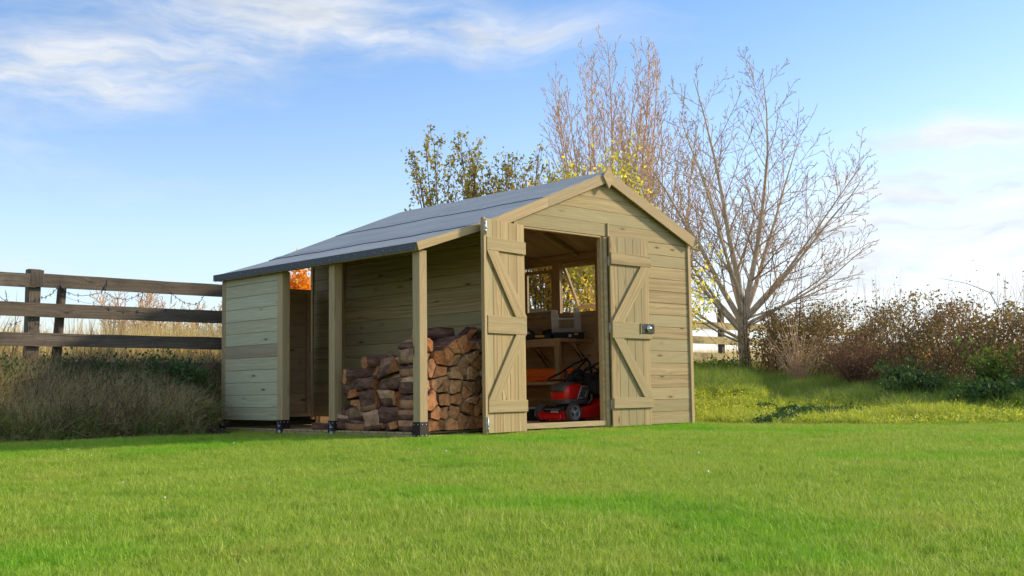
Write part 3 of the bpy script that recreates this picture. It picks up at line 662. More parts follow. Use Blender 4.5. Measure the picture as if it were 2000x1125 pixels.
# ------------------------------------------------------------------ firewood
def log_mesh(poly, length, seed, barkdir, barkspan):
    rg = random.Random(seed); c = Vector((sum(p[0] for p in poly) / len(poly), sum(p[1] for p in poly) / len(poly)))
    pts = []
    nP = len(poly)
    for i in range(nP):
        a, b = Vector(poly[i]), Vector(poly[(i + 1) % nP]); k = max(1, int((b - a).length / .032))
        for j in range(k):
            q = a.lerp(b, (j + .5 * (k == 1) * 0) / k) if k > 1 else a.copy(); pts.append(q)
    out = []
    for q in pts:
        d = q - c; ang = math.atan2(d.y, d.x); out.append((ang, c + d * (1 - .005 / max(d.length, .02)) * rg.uniform(.93, 1.0)))
    out.sort(key=lambda t: t[0]); n = len(out); rings = 6
    vs = []; fs = []; mi = []
    ph = rg.uniform(0, 6)
    for k in range(rings):
        t = k / (rings - 1); y = -length / 2 + length * t; s = 1 - .05 * (1 if k in (0, rings - 1) else 0); bow = .007 * math.sin(t * 3.1 + ph)
        for ang, q in out:
            nz = .017 * mnoise.noise(Vector((q.x * 14 + seed, y * 9, q.y * 14))); d = (q - c)
            e = c + d * (s * (1 + nz / max(d.length, .02)))
            yy = y + (.007 * rg.uniform(-1, 1) + d.x * .12 * math.sin(seed) if k in (0, rings - 1) else 0)
            vs.append((e.x - c.x + bow, yy, e.y - c.y))
    for k in range(rings - 1):
        for j in range(n):
            fs.append((k * n + j, k * n + (j + 1) % n, (k + 1) * n + (j + 1) % n, (k + 1) * n + j))
            am = (out[j][0] - barkdir + math.pi) % (2 * math.pi) - math.pi; mi.append(1 if abs(am) < barkspan else 2)
    for k, o in ((0, 0), (1, (rings - 1) * n)):
        vs.append((0, -length / 2 * (1 if k == 0 else -1) * 1.0 - (.004 if k == 0 else -.004), 0)); ci = len(vs) - 1
        for j in range(n):
            a, b = o + j, o + (j + 1) % n
            fs.append((ci, b, a) if k == 0 else (ci, a, b)); mi.append(0)
    mb = MB(); mb.v = vs; mb.f = fs; mb.m = mi; mb.sm = [m != 0 for m in mi]
    # side faces must look outwards: the ring runs anticlockwise in x-z seen from -y
    mb.f = [tuple(reversed(f)) for f in mb.f]
    return mb, c
ROWW = ['bottom row', 'second row up', 'third row up', 'fourth row up', 'fifth row up', 'sixth row up', 'seventh row up', 'eighth row up', 'ninth row up']
ORD = ['first', 'second', 'third', 'fourth', 'fifth', 'sixth', 'seventh', 'eighth', 'ninth', 'tenth']
STK = ['front stack', 'second stack', 'third stack', 'fourth stack', 'rearmost low stack']
logrng = random.Random(11)
for si, (y0, y1, Ho, Hi) in enumerate([(.035, .31, .77, .88), (.325, .60, .70, .88), (.62, .85, .57, .80), (.86, 1.08, .43, .62), (1.09, 1.30, .24, .42)]):
    cw, chh = (.118, .108) if si == 0 else (.128, .108)
    x0, x1 = .035, 1.02
    nc = int((x1 - x0) / cw) + 1; nr = int(1.3 / chh)
    seeds = []
    for r in range(nr):
        for c in range(nc + 1):
            sx = x0 + (c + (.5 if r % 2 else 0)) * cw + logrng.uniform(-.048, .048) * (1.3 if si else 1); sz = .05 + (r + .5) * chh + logrng.uniform(-.042, .042) * (1.35 if si else 1)
            if x0 - .02 < sx < x1 + .02: seeds.append((sx, sz, r, c))
    rows = {}
    for i, (sx, sz, r, c) in enumerate(seeds):
        H = Ho + (Hi - Ho) * (sx - x0) / (x1 - x0) + .03 * math.sin(sx * 21 + si * 2)
        if sz > H - .02: continue
        if si and not (sx < .34 or sz > H - .24): continue
        poly = [(x0, .05), (x1, .05), (x1, 1.5), (x0, 1.5)]
        for j, (tx, tz, _, _) in enumerate(seeds):
            if j == i or abs(tx - sx) > .4 or abs(tz - sz) > .4: continue
            poly = clip(poly, tx - sx, tz - sz, (tx * tx + tz * tz - sx * sx - sz * sz) / 2)
            if len(poly) < 3: break
        if len(poly) < 3: continue
        rows.setdefault(r, []).append((sx, poly))
    for r in rows:
        lst = sorted(rows[r], key=lambda t: -t[0])
        for k, (sx, poly) in enumerate(lst):
            L = (y1 - y0) * (logrng.uniform(.9, 1.04) if si == 0 else logrng.uniform(.8, 1.2)); seed = logrng.randint(0, 9999)
            bdir = math.pi + logrng.uniform(-.6, .6) if sx < .2 and logrng.random() < .8 else (math.pi / 2 + logrng.uniform(-.5, .5) if logrng.random() < .55 else logrng.uniform(0, 6.28))
            span = logrng.uniform(.55, 1.45) if (sx < .2 or si) else logrng.uniform(.4, 1.1)
            mb, c = log_mesh(poly, L, seed, bdir, span)
            yc = (y0 + y1) / 2 + logrng.uniform(-.022, .022) * (3 if si else 1)
            Mx = Matrix.Translation((c.x, yc, c.y)) @ Matrix.Rotation(logrng.uniform(-.05, .05) + (logrng.uniform(-.75, .2) if si else 0), 4, 'Z') @ Matrix.Rotation(logrng.uniform(-.16, .16) if si else 0, 4, 'X') @ Matrix.Rotation(logrng.uniform(-.38, .38) if si else 0, 4, 'Y')
            o = obj('log', mb, ['logend', 'logbark', 'logsplit'], None, Mx)
            side = ['orange-brown split log', 'bark-backed split log'][span > 1.0]
            tag(o, '%s, %s, %s from the wall in the %s' % (side, ROWW[min(r, 8)], ORD[min(k, 9)], STK[si]), 'log', 'split logs in the log store')
# two round logs lying loose on the low end of the pile
for i, (p, L, r, rz, lab) in enumerate([((.16, 1.00, .515), .30, .075, R(72), 'thick round log with shaggy bark lying loose on the stepped rear of the pile'), ((.12, .70, .625), .28, .062, R(80), 'round bark log lying across the pile just behind the front corner post'),
                                       ((.52, .45, .862), .34, .07, R(60), 'dark round log lying on the very top of the pile'), ((.10, 1.50, .07), .17, .035, R(30), 'small bark offcut lying on the slats beyond the pile')]):
    poly = [(r * math.cos(a) * 1.15, r * math.sin(a)) for a in np.linspace(0, 2 * math.pi, 13)[:-1]]
    mb, c = log_mesh(poly, L, 31 + i, 1.6, 2.5); o = obj('log', mb, ['logend', 'logbark', 'logsplit'], None, Matrix.Translation(p) @ Matrix.Rotation(rz, 4, 'Z')); tag(o, lab, 'log', 'split logs in the log store')

# ------------------------------------------------------------------ lawn mower, facing -x
FZ = .0655
mw = empty('lawn_mower', (2.45, .6, FZ)); tag(mw, 'red push lawn mower with grey engine cover just inside the open doorway', 'lawn mower')
def wheel(x, y, r, w, side, silver=True):
    c = Matrix.Translation((x, y, FZ + r)) @ Matrix.Rotation(R(90) * side, 4, 'X')   # local z = outwards (-y for side=1)
    h = w / 2; tr = .78 * r
    prof = [(tr * .8, -h), (r * .93, -h), (r * .985, -h * .7), (r, -h * .3), (r, h * .3), (r * .985, h * .7), (r * .93, h), (tr, h), (tr * .96, h * .55)]
    t = MB().lathe(prof, 40, 0, c)
    for k in range(40):
        a = 2 * math.pi * (k + .25) / 40; rot = c @ Matrix.Rotation(a, 4, 'Z')
        t.bbox((r - .002, -.0045, -h * .85), (r + .0028, .0045, 0), .001, 0, rot); rot = c @ Matrix.Rotation(a + .078, 4, 'Z'); t.bbox((r - .002, -.0045, .001), (r + .0028, .0045, h * .85), .001, 0, rot)
    wh = obj('wheel', t, 'tyre', mw)
    rim = MB().lathe([(tr * .99, h * .5), (tr * .99, h * .85), (tr * .86, h * .85), (tr * .82, h * .45), (tr * .82, 0), (tr * .99, 0)], 32, 0, c)
    rim.lathe([(tr * .26, 0), (tr * .26, h * .95), (tr * .16, h * 1.15), (0, h * 1.2)], 20, 0, c)
    for k in range(3):
        rr = c @ Matrix.Rotation(2 * math.pi * k / 3 + .45, 4, 'Z')
        for s_ in (-1, 1): rim.prism([(tr * .15, s_ * .002), (tr * .9, s_ * .010), (tr * .9, s_ * .022), (tr * .15, s_ * .011)][::s_], h * .3, h * .8, 'z', 0, rr)
        rim.bbox((tr * .2, -.0035, h * .25), (tr * .86, .0035, h * .6), .001, 0, rr)
    obj('rim', rim, 'silver' if silver else 'grey', wh)
    obj('hub_plate', MB().lathe([(0, -h * .2), (tr * .84, -h * .2), (tr * .84, -.0), (0, -.0)], 24, 0, c), 'black', wh)
wheel(2.224, .40, .088, .048, 1); wheel(2.224, .815, .088, .048, -1); wheel(2.80, .39, .10, .05, 1); wheel(2.80, .83, .10, .05, -1)
obj('axle', MB().tube([(2.224, .42, FZ + .088), (2.224, .80, FZ + .088)], .008, 8).tube([(2.80, .41, FZ + .1), (2.80, .81, FZ + .1)], .008, 8), 'black', mw)
# deck: swept sections along x
def loft(secs, mi=0, smooth=True):   # secs: list of rings of equal length
    n = len(secs[0]); mb = MB(); vs = [p for s_ in secs for p in s_]
    fs = [(i * n + j, i * n + (j + 1) % n, (i + 1) * n + (j + 1) % n, (i + 1) * n + j) for i in range(len(secs) - 1) for j in range(n)]
    fs += [tuple(reversed(range(n))), tuple(range((len(secs) - 1) * n, len(secs) * n))]
    return mb.add(vs, fs, mi, smooth)
def rrect(x, y0, y1, z0, z1, r, n=4):
    pts = []
    for cy, cz, a0 in ((y1 - r, z0 + r, -90), (y1 - r, z1 - r, 0), (y0 + r, z1 - r, 90), (y0 + r, z0 + r, 180)):
        for k in range(n + 1): a = R(a0 + 90 * k / n); pts.append((x, cy + r * math.cos(a), cz + r * math.sin(a)))
    return pts
def fix(mb, flip=False):
    if flip: mb.f = [tuple(reversed(f)) for f in mb.f]
    return mb
obj('deck', loft([rrect(x, .608 - w, .608 + w, FZ + z0, FZ + z1, r_) for x, w, z0, z1, r_ in ((2.30, .165, .04, .105, .02), (2.36, .20, .03, .13, .025), (2.46, .215, .025, .145, .03), (2.58, .215, .025, .17, .03), (2.68, .20, .03, .225, .03), (2.86, .18, .04, .25, .03), (2.90, .17, .06, .24, .03))]), 'red', mw)
bp = MB()   # front bumper: scooped tray between the wheels
bp.add(*(lambda m_: (m_.v, m_.f))(loft([[(2.13, y, FZ + z) for y, z in ((.46, .035), (.755, .035), (.765, .07), (.45, .07))], [(2.115, y, FZ + z) for y, z in ((.45, .03), (.765, .03), (.775, .085), (.44, .085))], [(2.19, y, FZ + z) for y, z in ((.435, .03), (.78, .03), (.785, .11), (.43, .11))], [(2.31, y, FZ + z) for y, z in ((.435, .03), (.78, .03), (.785, .14), (.43, .14))]])), 0)
bp.bbox((2.10, .46, FZ + .03), (2.13, .755, FZ + .075), .008)
for k in range(5): bp.bbox((2.104, .475 + k * .057, FZ + .018), (2.16, .505 + k * .057, FZ + .0325), .003)
bump_ = obj('front_bumper', bp, 'red', mw)
obj('bumper_recess', MB().bbox((2.15, .475, FZ + .095), (2.30, .745, FZ + .152), .012).bbox((2.135, .49, FZ + .078), (2.18, .73, FZ + .118), .01), 'black', bump_)
obj('recess_bars', MB().bbox((2.138, .50, FZ + .1185), (2.17, .72, FZ + .124), .002).bbox((2.131, .52, FZ + .088), (2.1345, .62, FZ + .108), .001), 'silver', bump_)
# engine cover
ec = loft([rrect(x, .595 - w, .595 + w, FZ + z0, FZ + z1, r_) for x, w, z0, z1, r_ in ((2.205, .085, .215, .30, .03), (2.215, .105, .205, .335, .035), (2.245, .125, .20, .352, .04), (2.32, .132, .20, .368, .045), (2.42, .13, .20, .37, .05), (2.48, .115, .205, .355, .05), (2.52, .09, .22, .31, .04))])
eng = obj('engine_cover', ec, 'red', mw)
obj('skirt', loft([rrect(x, .595 - w, .595 + w, FZ + .168, FZ + z1, .014) for x, w, z1 in ((2.208, .095, .215), (2.222, .122, .222), (2.26, .137, .218), (2.42, .139, .215), (2.50, .128, .24), (2.54, .10, .26))]), 'grey', eng)
obj('top_panel', loft([rrect(x, .595 - w, .595 + w, FZ + z0, FZ + z1, .012) for x, w, z0, z1 in ((2.198, .080, .285, .325), (2.21, .096, .30, .351), (2.25, .106, .31, .363), (2.34, .09, .33, .378), (2.39, .06, .34, .377))]), 'grey', eng)
obj('side_panel', MB().prism([(2.345, FZ + .215), (2.47, FZ + .215), (2.515, FZ + .30), (2.50, FZ + .335), (2.40, FZ + .335)], .452, .470, 'y'), 'grey', eng)
tr_ = MB().tube([(2.335, .4525, FZ + .213), (2.395, .4525, FZ + .335), (2.49, .4525, FZ + .342)], .0045, 6).tube([(2.44, .4515, FZ + .225), (2.475, .4515, FZ + .30)], .003, 6).tube([(2.36, .4515, FZ + .225), (2.44, .4515, FZ + .225)], .003, 6)
obj('side_trim', tr_, 'silver', eng)
obj('engine_base', MB().lathe([(.075, 0), (.095, .02), (.08, .05), (.06, .07)], 24, 0, Matrix.Translation((2.35, .60, FZ + .115))).bbox((2.29, .48, FZ + .135), (2.50, .72, FZ + .162), .01), 'black', mw)
obj('exhaust_pipe', MB().tube([(2.50, .47, FZ + .17), (2.53, .455, FZ + .20), (2.545, .455, FZ + .235), (2.53, .46, FZ + .26)], .012, 8), 'grey', mw)
# grass bag
gb = obj('grass_bag', loft([rrect(x, .60 - w, .60 + w, FZ + z0, FZ + z1, .05) for x, w, z0, z1 in ((2.56, .12, .27, .38), (2.62, .165, .25, .43), (2.74, .18, .24, .47), (2.88, .18, .22, .48), (3.0, .15, .20, .44))]), 'black_matt', mw)
obj('bag_hoop', MB().tube([(2.70 - .10 * math.sin(a) * .0 + .06 * math.cos(a) * 0 + .10 * (1 - math.sin(a)) * .6, .60 - .20 * math.cos(a), FZ + .27 + .26 * math.sin(a)) for a in np.linspace(0, math.pi, 15)], .009, 8), 'black', gb)
# handle bars folded forward
hb = MB()
for y in (.44, .76):
    hb.tube([(2.86, y, FZ + .16), (2.90, y, FZ + .40), (2.86, y, FZ + .58), (2.80, y, FZ + .62)], .011, 8)
    hb.tube([(2.83, y + .012, FZ + .625), (2.62, y + .012, FZ + .56), (2.44, y + .012, FZ + .475), (2.30, y + .012, FZ + .43), (2.26, y + .012, FZ + .415)], .010, 8)
    hb.tube([(2.80, y - .012, FZ + .615), (2.66, y - .012, FZ + .51), (2.50, y - .012, FZ + .405), (2.47, y - .01, FZ + .38)], .009, 8)
hb.tube([(2.26, .452, FZ + .415), (2.235, .47, FZ + .40), (2.235, .75, FZ + .40), (2.26, .772, FZ + .415)], .010, 8)
hnd = obj('handle_bar', hb, 'black', mw)
cb = MB().bbox((2.70, .43, FZ + .60), (2.84, .475, FZ + .645), .008).bbox((2.72, .44, FZ + .57), (2.80, .47, FZ + .598), .006)
cb.lathe([(.0, -.055), (.045, -.055), (.062, -.03), (.062, .03), (.045, .055), (0, .055)], 18, 0, Matrix.Translation((2.39, .50, FZ + .445)) @ Matrix.Rotation(R(80), 4, 'X')).bbox((2.20, .47, FZ + .39), (2.225, .50, FZ + .49), .006).bbox((2.25, .46, FZ + .38), (2.30, .50, FZ + .46), .008)
obj('controls', cb, 'black', hnd)
cab = MB()
for ps in (((2.40, .46, .47), (2.30, .44, .51), (2.22, .46, .44), (2.25, .47, .38)), ((2.42, .47, .46), (2.55, .42, .47), (2.63, .43, .36), (2.60, .47, .25)), ((2.74, .44, .60), (2.60, .41, .50), (2.50, .43, .42), (2.42, .46, .41)), ((2.28, .48, .46), (2.31, .43, .54), (2.38, .45, .50))):
    P_ = [Vector(p) for p in ps]; cab.tube([((1 - t) ** 3) * P_[0] + 3 * t * (1 - t) ** 2 * P_[1] + 3 * t * t * (1 - t) * P_[2] + t ** 3 * P_[3] + Vector((0, 0, FZ)) for t in np.linspace(0, 1, 10)] if len(P_) == 4 else P_, .0045, 6)
obj('cables', cab, 'cable', hnd)

# ------------------------------------------------------------------ fence
FP = [(-8, 3.63), (-4.35, 3.64), (-1.66, 3.64), (.62, 3.66), (2.9, 3.92), (5.2, 4.28), (7.4, 4.66), (9.35, 4.95), (11.14, 5.0), (12.87, 5.0), (14.6, 5.05), (16.4, 5.1)]
def yfence(x): return np.interp(x, [p[0] for p in FP], [p[1] for p in FP])
fence = empty('post_and_rail_fence', (-1.66, 3.64, .5)); tag(fence, 'long weathered post and rail fence running behind the shed to the bare tree', 'fence')
RZ = [(1.40, 1.528), (1.12, 1.25), (.845, .97), (.585, .70)]
frng = random.Random(3)
for i in range(len(FP) - 1):
    a, b = Vector((*FP[i], 0)), Vector((*FP[i + 1], 0)); d = (b - a).normalized(); n = Vector((d.y, -d.x, 0))
    for k, (z0, z1) in enumerate(RZ):
        if a.x > 9 and k == 3: continue
        dz0, dz1 = (0 if i == 2 else frng.uniform(-.012, .012)), (0 if i == 2 else frng.uniform(-.012, .012)); zz = (z0 + z1) / 2 + (.02 if a.x > 9 else 0)
        mb = MB(); L = (b - a).length; S = 14; hw = (z1 - z0) / 2; vs = []
        for j in range(S + 1):   # slightly wavy sawn edges
            t = j / S * L - L / 2; e0 = -hw + .005 * mnoise.noise(Vector((t * 2, k * 3.1, i))); e1 = hw + .006 * mnoise.noise(Vector((t * 2.3, k * 5.1, i + 9)))
            vs += [(t, e0, 0), (t, e1, 0), (t, e1, .032), (t, e0, .032)]
        fs = [(j * 4 + q, j * 4 + (q + 1) % 4, j * 4 + 4 + (q + 1) % 4, j * 4 + 4 + q) for j in range(S) for q in range(4)] + [(3, 2, 1, 0), (S * 4, S * 4 + 1, S * 4 + 2, S * 4 + 3)]
        mb.add(vs, fs); A = a + Vector((0, 0, zz + dz0)) - n * 0; B = b + Vector((0, 0, zz + dz1)); X = (B - A).normalized()
        obj('rail', mb, 'old_sunlit' if a.x > 9 else 'old', fence, frame((A + B) / 2 + n * (.001 * k), X, n.cross(X)))
    if i:
        h = 1.57 if a.x < 9 else 1.79
        w = .058 if i == 2 else .05
        mb = MB().bbox((-.25, -w, -.045), (h - .3, w, .045), .006); obj('post', mb, 'old', fence, frame(a - n * .049 + Vector((0, 0, .3)), (frng.uniform(-.01, .01), 0, 1), d))
obj('cap_block', MB().bbox((-.075, -.062, 0), (.075, .062, .03), .004), 'old', fence, frame((-1.645, 3.606, 1.485), (0, 0, 1), (1, 0, 0)))
obj('round_post', MB().tube([(-1.405, 3.74, .2), (-1.395, 3.74, .8), (-1.36, 3.735, 1.43)], [.05, .047, .042], 14), 'oldround', fence)
obj('round_post', MB().tube([(9.93, 5.1, .3), (9.9, 5.1, 1.3)], [.045, .04], 12), 'oldround', fence)
wires = MB(); wrng = random.Random(5)
def wire(pts, r=.0028):
    P_ = []
    for i in range(len(pts) - 1):
        a, b = Vector(pts[i]), Vector(pts[i + 1])
        for t in np.linspace(0, 1, 9)[:-1]:
            q = a.lerp(b, float(t)); q.z -= .05 * (b - a).length * math.sin(math.pi * t) * 1.6; q.y += wrng.uniform(-.006, .006); q.z += wrng.uniform(-.006, .006); P_.append(q)
    P_.append(Vector(pts[-1])); wires.tube(P_, r, 5)
    for i in range(2, len(P_) - 1, 3):
        for s_ in (-1, 1): wires.tube([P_[i] + Vector((s_ * .004, 0, -.016)), P_[i] + Vector((-s_ * .006, .004, .016))], .0022, 4)
yw = 3.612
wire([(-2.4, yw, 1.36), (-2.0, yw, 1.30), (-1.80, yw, 1.235)]); wire([(-1.93, yw, 1.345), (-1.90, yw, 1.22)])
wire([(-1.62, yw, 1.30), (-1.52, yw, 1.33), (-1.44, yw, 1.43), (-1.33, yw, 1.35), (-1.02, yw, 1.38), (-.97, yw, 1.50), (-.99, yw, 1.38), (-.78, yw, 1.32), (-.60, yw, 1.40), (-.62, yw, 1.30)])
wire([(-.30, yw, 1.30), (-.29, yw, 1.41), (-.17, yw, 1.33), (.0, yw, 1.31), (.08, yw, 1.42)]); wire([(-1.9, yw, 1.04), (-1.78, yw, 1.08)]); wire([(-1.60, yw, 1.04), (-1.68, yw, 1.09), (-1.62, yw, 1.13)])
wire([(-1.5, yw, 1.38), (-1.1, yw, 1.27), (-.7, yw, 1.21), (-.3, yw, 1.25)], .0015)
tag(obj('barbed_wire', wires, 'wire'), 'loose curls of barbed wire hanging from the top fence rail', 'barbed wire')
# ------------------------------------------------------------------ ground
LAWN = np.array([(-40, 2.3), (-6, 2.5), (-2.3, 2.6), (-1.45, 2.58), (-.45, 2.42), (-.2, 2.5), (-.1, 3.2), (3.66, 3.2), (3.85, 1.2), (4.1, .4), (3.9, -1.0), (4.3, -2.1), (5.3, -3.2), (7.2, -6), (9, -40), (-40, -40)], float)
HEDGE = [(10.9, 4.7), (10.75, 3.6), (10.6, 2.5), (10.2, 1.2), (9.75, .1), (9.2, -.9), (8.85, -1.7), (8.7, -2.8), (8.9, -6), (10, -40)]
BND = np.array([(-40, 3.65)] + [p for p in FP if p[0] < 10] + HEDGE, float)
INN = np.vstack([BND, [(-40, -40)]])
def inpoly(x, y, poly):
    ins = np.zeros(x.shape, bool); n = len(poly)
    for i in range(n):
        x0, y0 = poly[i]; x1, y1 = poly[(i + 1) % n]; c = ((y0 > y) != (y1 > y)) & (x < (x1 - x0) * (y - y0) / ((y1 - y0) if y1 != y0 else 1e-9) + x0); ins ^= c
    return ins
def pdist(x, y, pts, closed=False, want=False):
    best = np.full(x.shape, 1e9); zf = np.zeros(x.shape); n = len(pts)
    for i in range(n if closed else n - 1):
        a = pts[i]; b = pts[(i + 1) % n]; ab = b - a; t = np.clip(((x - a[0]) * ab[0] + (y - a[1]) * ab[1]) / (ab @ ab + 1e-12), 0, 1)
        d = np.hypot(x - a[0] - t * ab[0], y - a[1] - t * ab[1]); m = d < best; best = np.where(m, d, best)
        if want: zf = np.where(m, BZ[i] + t * (BZ[i + 1] - BZ[i]), zf)
    return (best, zf) if want else best
BZ = [.5] + [(.50 if p[0] < 1 else .62) for p in FP if p[0] < 10] + [.62, .52, .45, .40, .34, .28, .24, .2, .2, .2]
def vnoise(x, y, s, seed=0):   # smooth value noise
    r = np.random.default_rng(seed).random((256, 256)); u, v = x * s + 500.3, y * s + 500.7; i, j = np.floor(u).astype(int), np.floor(v).astype(int); fu, fv = u - i, v - j
    fu, fv = fu * fu * (3 - 2 * fu), fv * fv * (3 - 2 * fv); g = lambda a, b: r[a % 256, b % 256]
    return (g(i, j) * (1 - fu) + g(i + 1, j) * fu) * (1 - fv) + (g(i, j + 1) * (1 - fu) + g(i + 1, j + 1) * fu) * fv
def fields(x, y):
    x = np.asarray(x, float); y = np.asarray(y, float)
    lawn = inpoly(x, y, LAWN); inn = inpoly(x, y, INN); q, zf = pdist(x, y, BND, want=True); e = pdist(x, y, LAWN, True)
    t = np.where(lawn, 0, np.where(inn, e / (e + q + 1e-6), 1.0)); dep = (x - CAM.x) * fw0.x + (y - CAM.y) * fw0.y
    return lawn, inn, q, e, t, zf, dep
def height(x, y):
    lawn, inn, q, e, t, zf, dep = fields(x, y)
    right = np.clip((x - 2) / 3, 0, 1)
    prof = np.where(right > .5, .40 * t + .60 * t * t * (3 - 2 * t), t ** .8)
    z = zf * prof
    out = (~inn) & (~lawn); far = np.where(out, q, 0)
    z = z + np.where(out, np.minimum(far * .020, 1.4) * (y > 3) , 0)
    z = z + np.where(lawn, -.030 * np.clip(8.6 - dep, 0, 8), 0) - .012
    z = z + np.where(lawn, 0, np.minimum(e, .5) * .16 * (vnoise(x, y, 1.7, 4) - .5)) + np.where(lawn, .012 * (vnoise(x, y, .9, 9) - .5) * np.clip((8.6 - dep), 0, 1), 0)
    shedm = (x > -.02) & (x < 3.62) & (y > -.02) & (y < 3.2)
    return np.where(shedm, -.06, z)
def axis(a, b, near0, near1, step, grow):
    v = list(np.arange(near0, near1 + 1e-6, step)); s = step
    while v[-1] < b: s *= grow; v.append(v[-1] + s)
    s = step
    while v[0] > a: s *= grow; v.insert(0, v[0] - s)
    return np.array(v)
gx = axis(-400, 700, -5, 12, .14, 1.14); gy = axis(-300, 700, -6.5, 7, .14, 1.14); GX, GY = np.meshgrid(gx, gy, indexing='ij'); GZ = height(GX, GY)
nx, ny = GX.shape; idx = np.arange(nx * ny).reshape(nx, ny)
V = np.stack([GX.ravel(), GY.ravel(), GZ.ravel()], 1); F = np.stack([idx[:-1, :-1].ravel(), idx[1:, :-1].ravel(), idx[1:, 1:].ravel(), idx[:-1, 1:].ravel()], 1)
m, t, p = mat('ground_turf_and_earth'); at = t.new('ShaderNodeAttribute', attribute_name='zone'); sx = t.new('ShaderNodeSeparateXYZ'); t.put(sx.inputs[0], at.outputs['Vector'])
pos = t.new('ShaderNodeNewGeometry').outputs['Position']; a1 = t.noise(pos, .9, 4, .6); a2 = t.noise(pos, 14, 5, .65)
lawnc = t.mix(t.mr(a1, .35, .65), (.11, .20, .025), (.17, .24, .04)); lawnc = t.mix(t.mr(a2, .3, .7), lawnc, (.08, .10, .03))
earth = t.mix(t.mr(a2, .3, .7), (.045, .033, .022), (.11, .085, .055)); moss = t.mix(t.mr(a2, .38, .6), (.07, .055, .02), (.20, .23, .03)); field = t.mix(t.mr(a1, .4, .6), (.34, .26, .11), (.18, .20, .06))
c = t.mix(sx.outputs[0], earth, lawnc); c = t.mix(sx.outputs[1], c, moss); c = t.mix(sx.outputs[2], c, field)
t.put(p.inputs['Base Color'], c); p.inputs['Roughness'].default_value = 1; p.inputs['Specular IOR Level'].default_value = .1; bump(t, p, a2, .8, .03)
gm_ = np_mesh('ground', V, F, m, smooth=True)
lawn, inn, q, e, tt, zf, dep = fields(GX.ravel(), GY.ravel())
Z = np.zeros((len(V), 3), np.float32); Z[:, 0] = lawn; Z[:, 1] = (~lawn) & inn & (tt < .5) & (GX.ravel() > 2.5); Z[:, 2] = (~inn) & (~lawn) & (q > .8)
at_ = gm_.attributes.new('zone', 'FLOAT_VECTOR', 'POINT'); at_.data.foreach_set('vector', Z.ravel())
go = link('ground', gm_); go['kind'] = 'structure'

# ------------------------------------------------------------------ scattering (instanced stuff)
gn = bpy.data.node_groups.new('scatter', 'GeometryNodeTree')
gn.interface.new_socket('Geometry', in_out='INPUT', socket_type='NodeSocketGeometry'); gn.interface.new_socket('Source', in_out='INPUT', socket_type='NodeSocketCollection'); gn.interface.new_socket('Geometry', in_out='OUTPUT', socket_type='NodeSocketGeometry')
gi = gn.nodes.new('NodeGroupInput'); gout = gn.nodes.new('NodeGroupOutput'); ci = gn.nodes.new('GeometryNodeCollectionInfo'); ci.inputs['Separate Children'].default_value = True; ci.inputs['Reset Children'].default_value = True
ip = gn.nodes.new('GeometryNodeInstanceOnPoints'); ip.inputs['Pick Instance'].default_value = True
def na(n, ty): a = gn.nodes.new('GeometryNodeInputNamedAttribute'); a.data_type = ty; a.inputs[0].default_value = n; return a.outputs[0]
e2r = gn.nodes.new('FunctionNodeEulerToRotation'); L_ = gn.links.new
L_(gi.outputs[0], ip.inputs['Points']); L_(gi.outputs[1], ci.inputs[0]); L_(ci.outputs[0], ip.inputs['Instance']); L_(na('pick', 'INT'), ip.inputs['Instance Index']); L_(na('rot', 'FLOAT_VECTOR'), e2r.inputs[0]); L_(e2r.outputs[0], ip.inputs['Rotation']); L_(na('scl', 'FLOAT_VECTOR'), ip.inputs['Scale']); L_(ip.outputs[0], gout.inputs[0])
def scatter(name, P3, protos, s0, s1, tilt=.15, zs=None, seed=1):
    rg = np.random.default_rng(seed); n = len(P3); c = bpy.data.collections.new(name + '_source')
    for me in protos: c.objects.link(bpy.data.objects.new(name + '_piece', me))
    me = bpy.data.meshes.new(name); me.vertices.add(n); me.vertices.foreach_set('co', np.asarray(P3, np.float32).ravel())
    rot = np.stack([rg.normal(0, tilt, n), rg.normal(0, tilt, n), rg.uniform(0, 6.283, n)], 1).astype(np.float32); s = rg.uniform(s0, s1, n)
    if zs is not None: s = s * zs
    S = np.stack([s, s, s], 1).astype(np.float32)
    me.attributes.new('rot', 'FLOAT_VECTOR', 'POINT').data.foreach_set('vector', rot.ravel()); me.attributes.new('scl', 'FLOAT_VECTOR', 'POINT').data.foreach_set('vector', S.ravel())
    me.attributes.new('pick', 'INT', 'POINT').data.foreach_set('value', rg.integers(0, len(protos), n).astype(np.int32))
    o = link(name, me); md = o.modifiers.new('scatter', 'NODES'); md.node_group = gn; md[[s_.identifier for s_ in gn.interface.items_tree if s_.name == 'Source'][0]] = c; o['kind'] = 'stuff'; return o
def blades(name, n, rad, h0, h1, w, m, lean=.5, seed=0, seg=2):
    rg = np.random.default_rng(seed); a = rg.uniform(0, 6.283, n); r = rad * np.sqrt(rg.random(n)); bx, by = r * np.cos(a), r * np.sin(a); h = rg.uniform(h0, h1, n); la = rg.uniform(0, 6.283, n); ln = rg.uniform(.1, 1, n) * lean * h
    fa = rg.uniform(0, 6.283, n); wx, wy = np.cos(fa) * w / 2, np.sin(fa) * w / 2; V = []; k = seg + 1
    for j in range(k):
        t = j / seg; px = bx + np.cos(la) * ln * t * t; py = by + np.sin(la) * ln * t * t; pz = h * t * (1 - .25 * (ln / h) * t); ww = (1 - t * .93)
        V.append(np.stack([px - wx * ww, py - wy * ww, pz], 1)); V.append(np.stack([px + wx * ww, py + wy * ww, pz], 1))
    V = np.stack(V, 1).reshape(-1, 3); base = np.arange(n) * 2 * k; F = np.concatenate([np.stack([base + 2 * j, base + 2 * j + 1, base + 2 * j + 3, base + 2 * j + 2], 1) for j in range(seg)])
    return np_mesh(name, V, F, m)
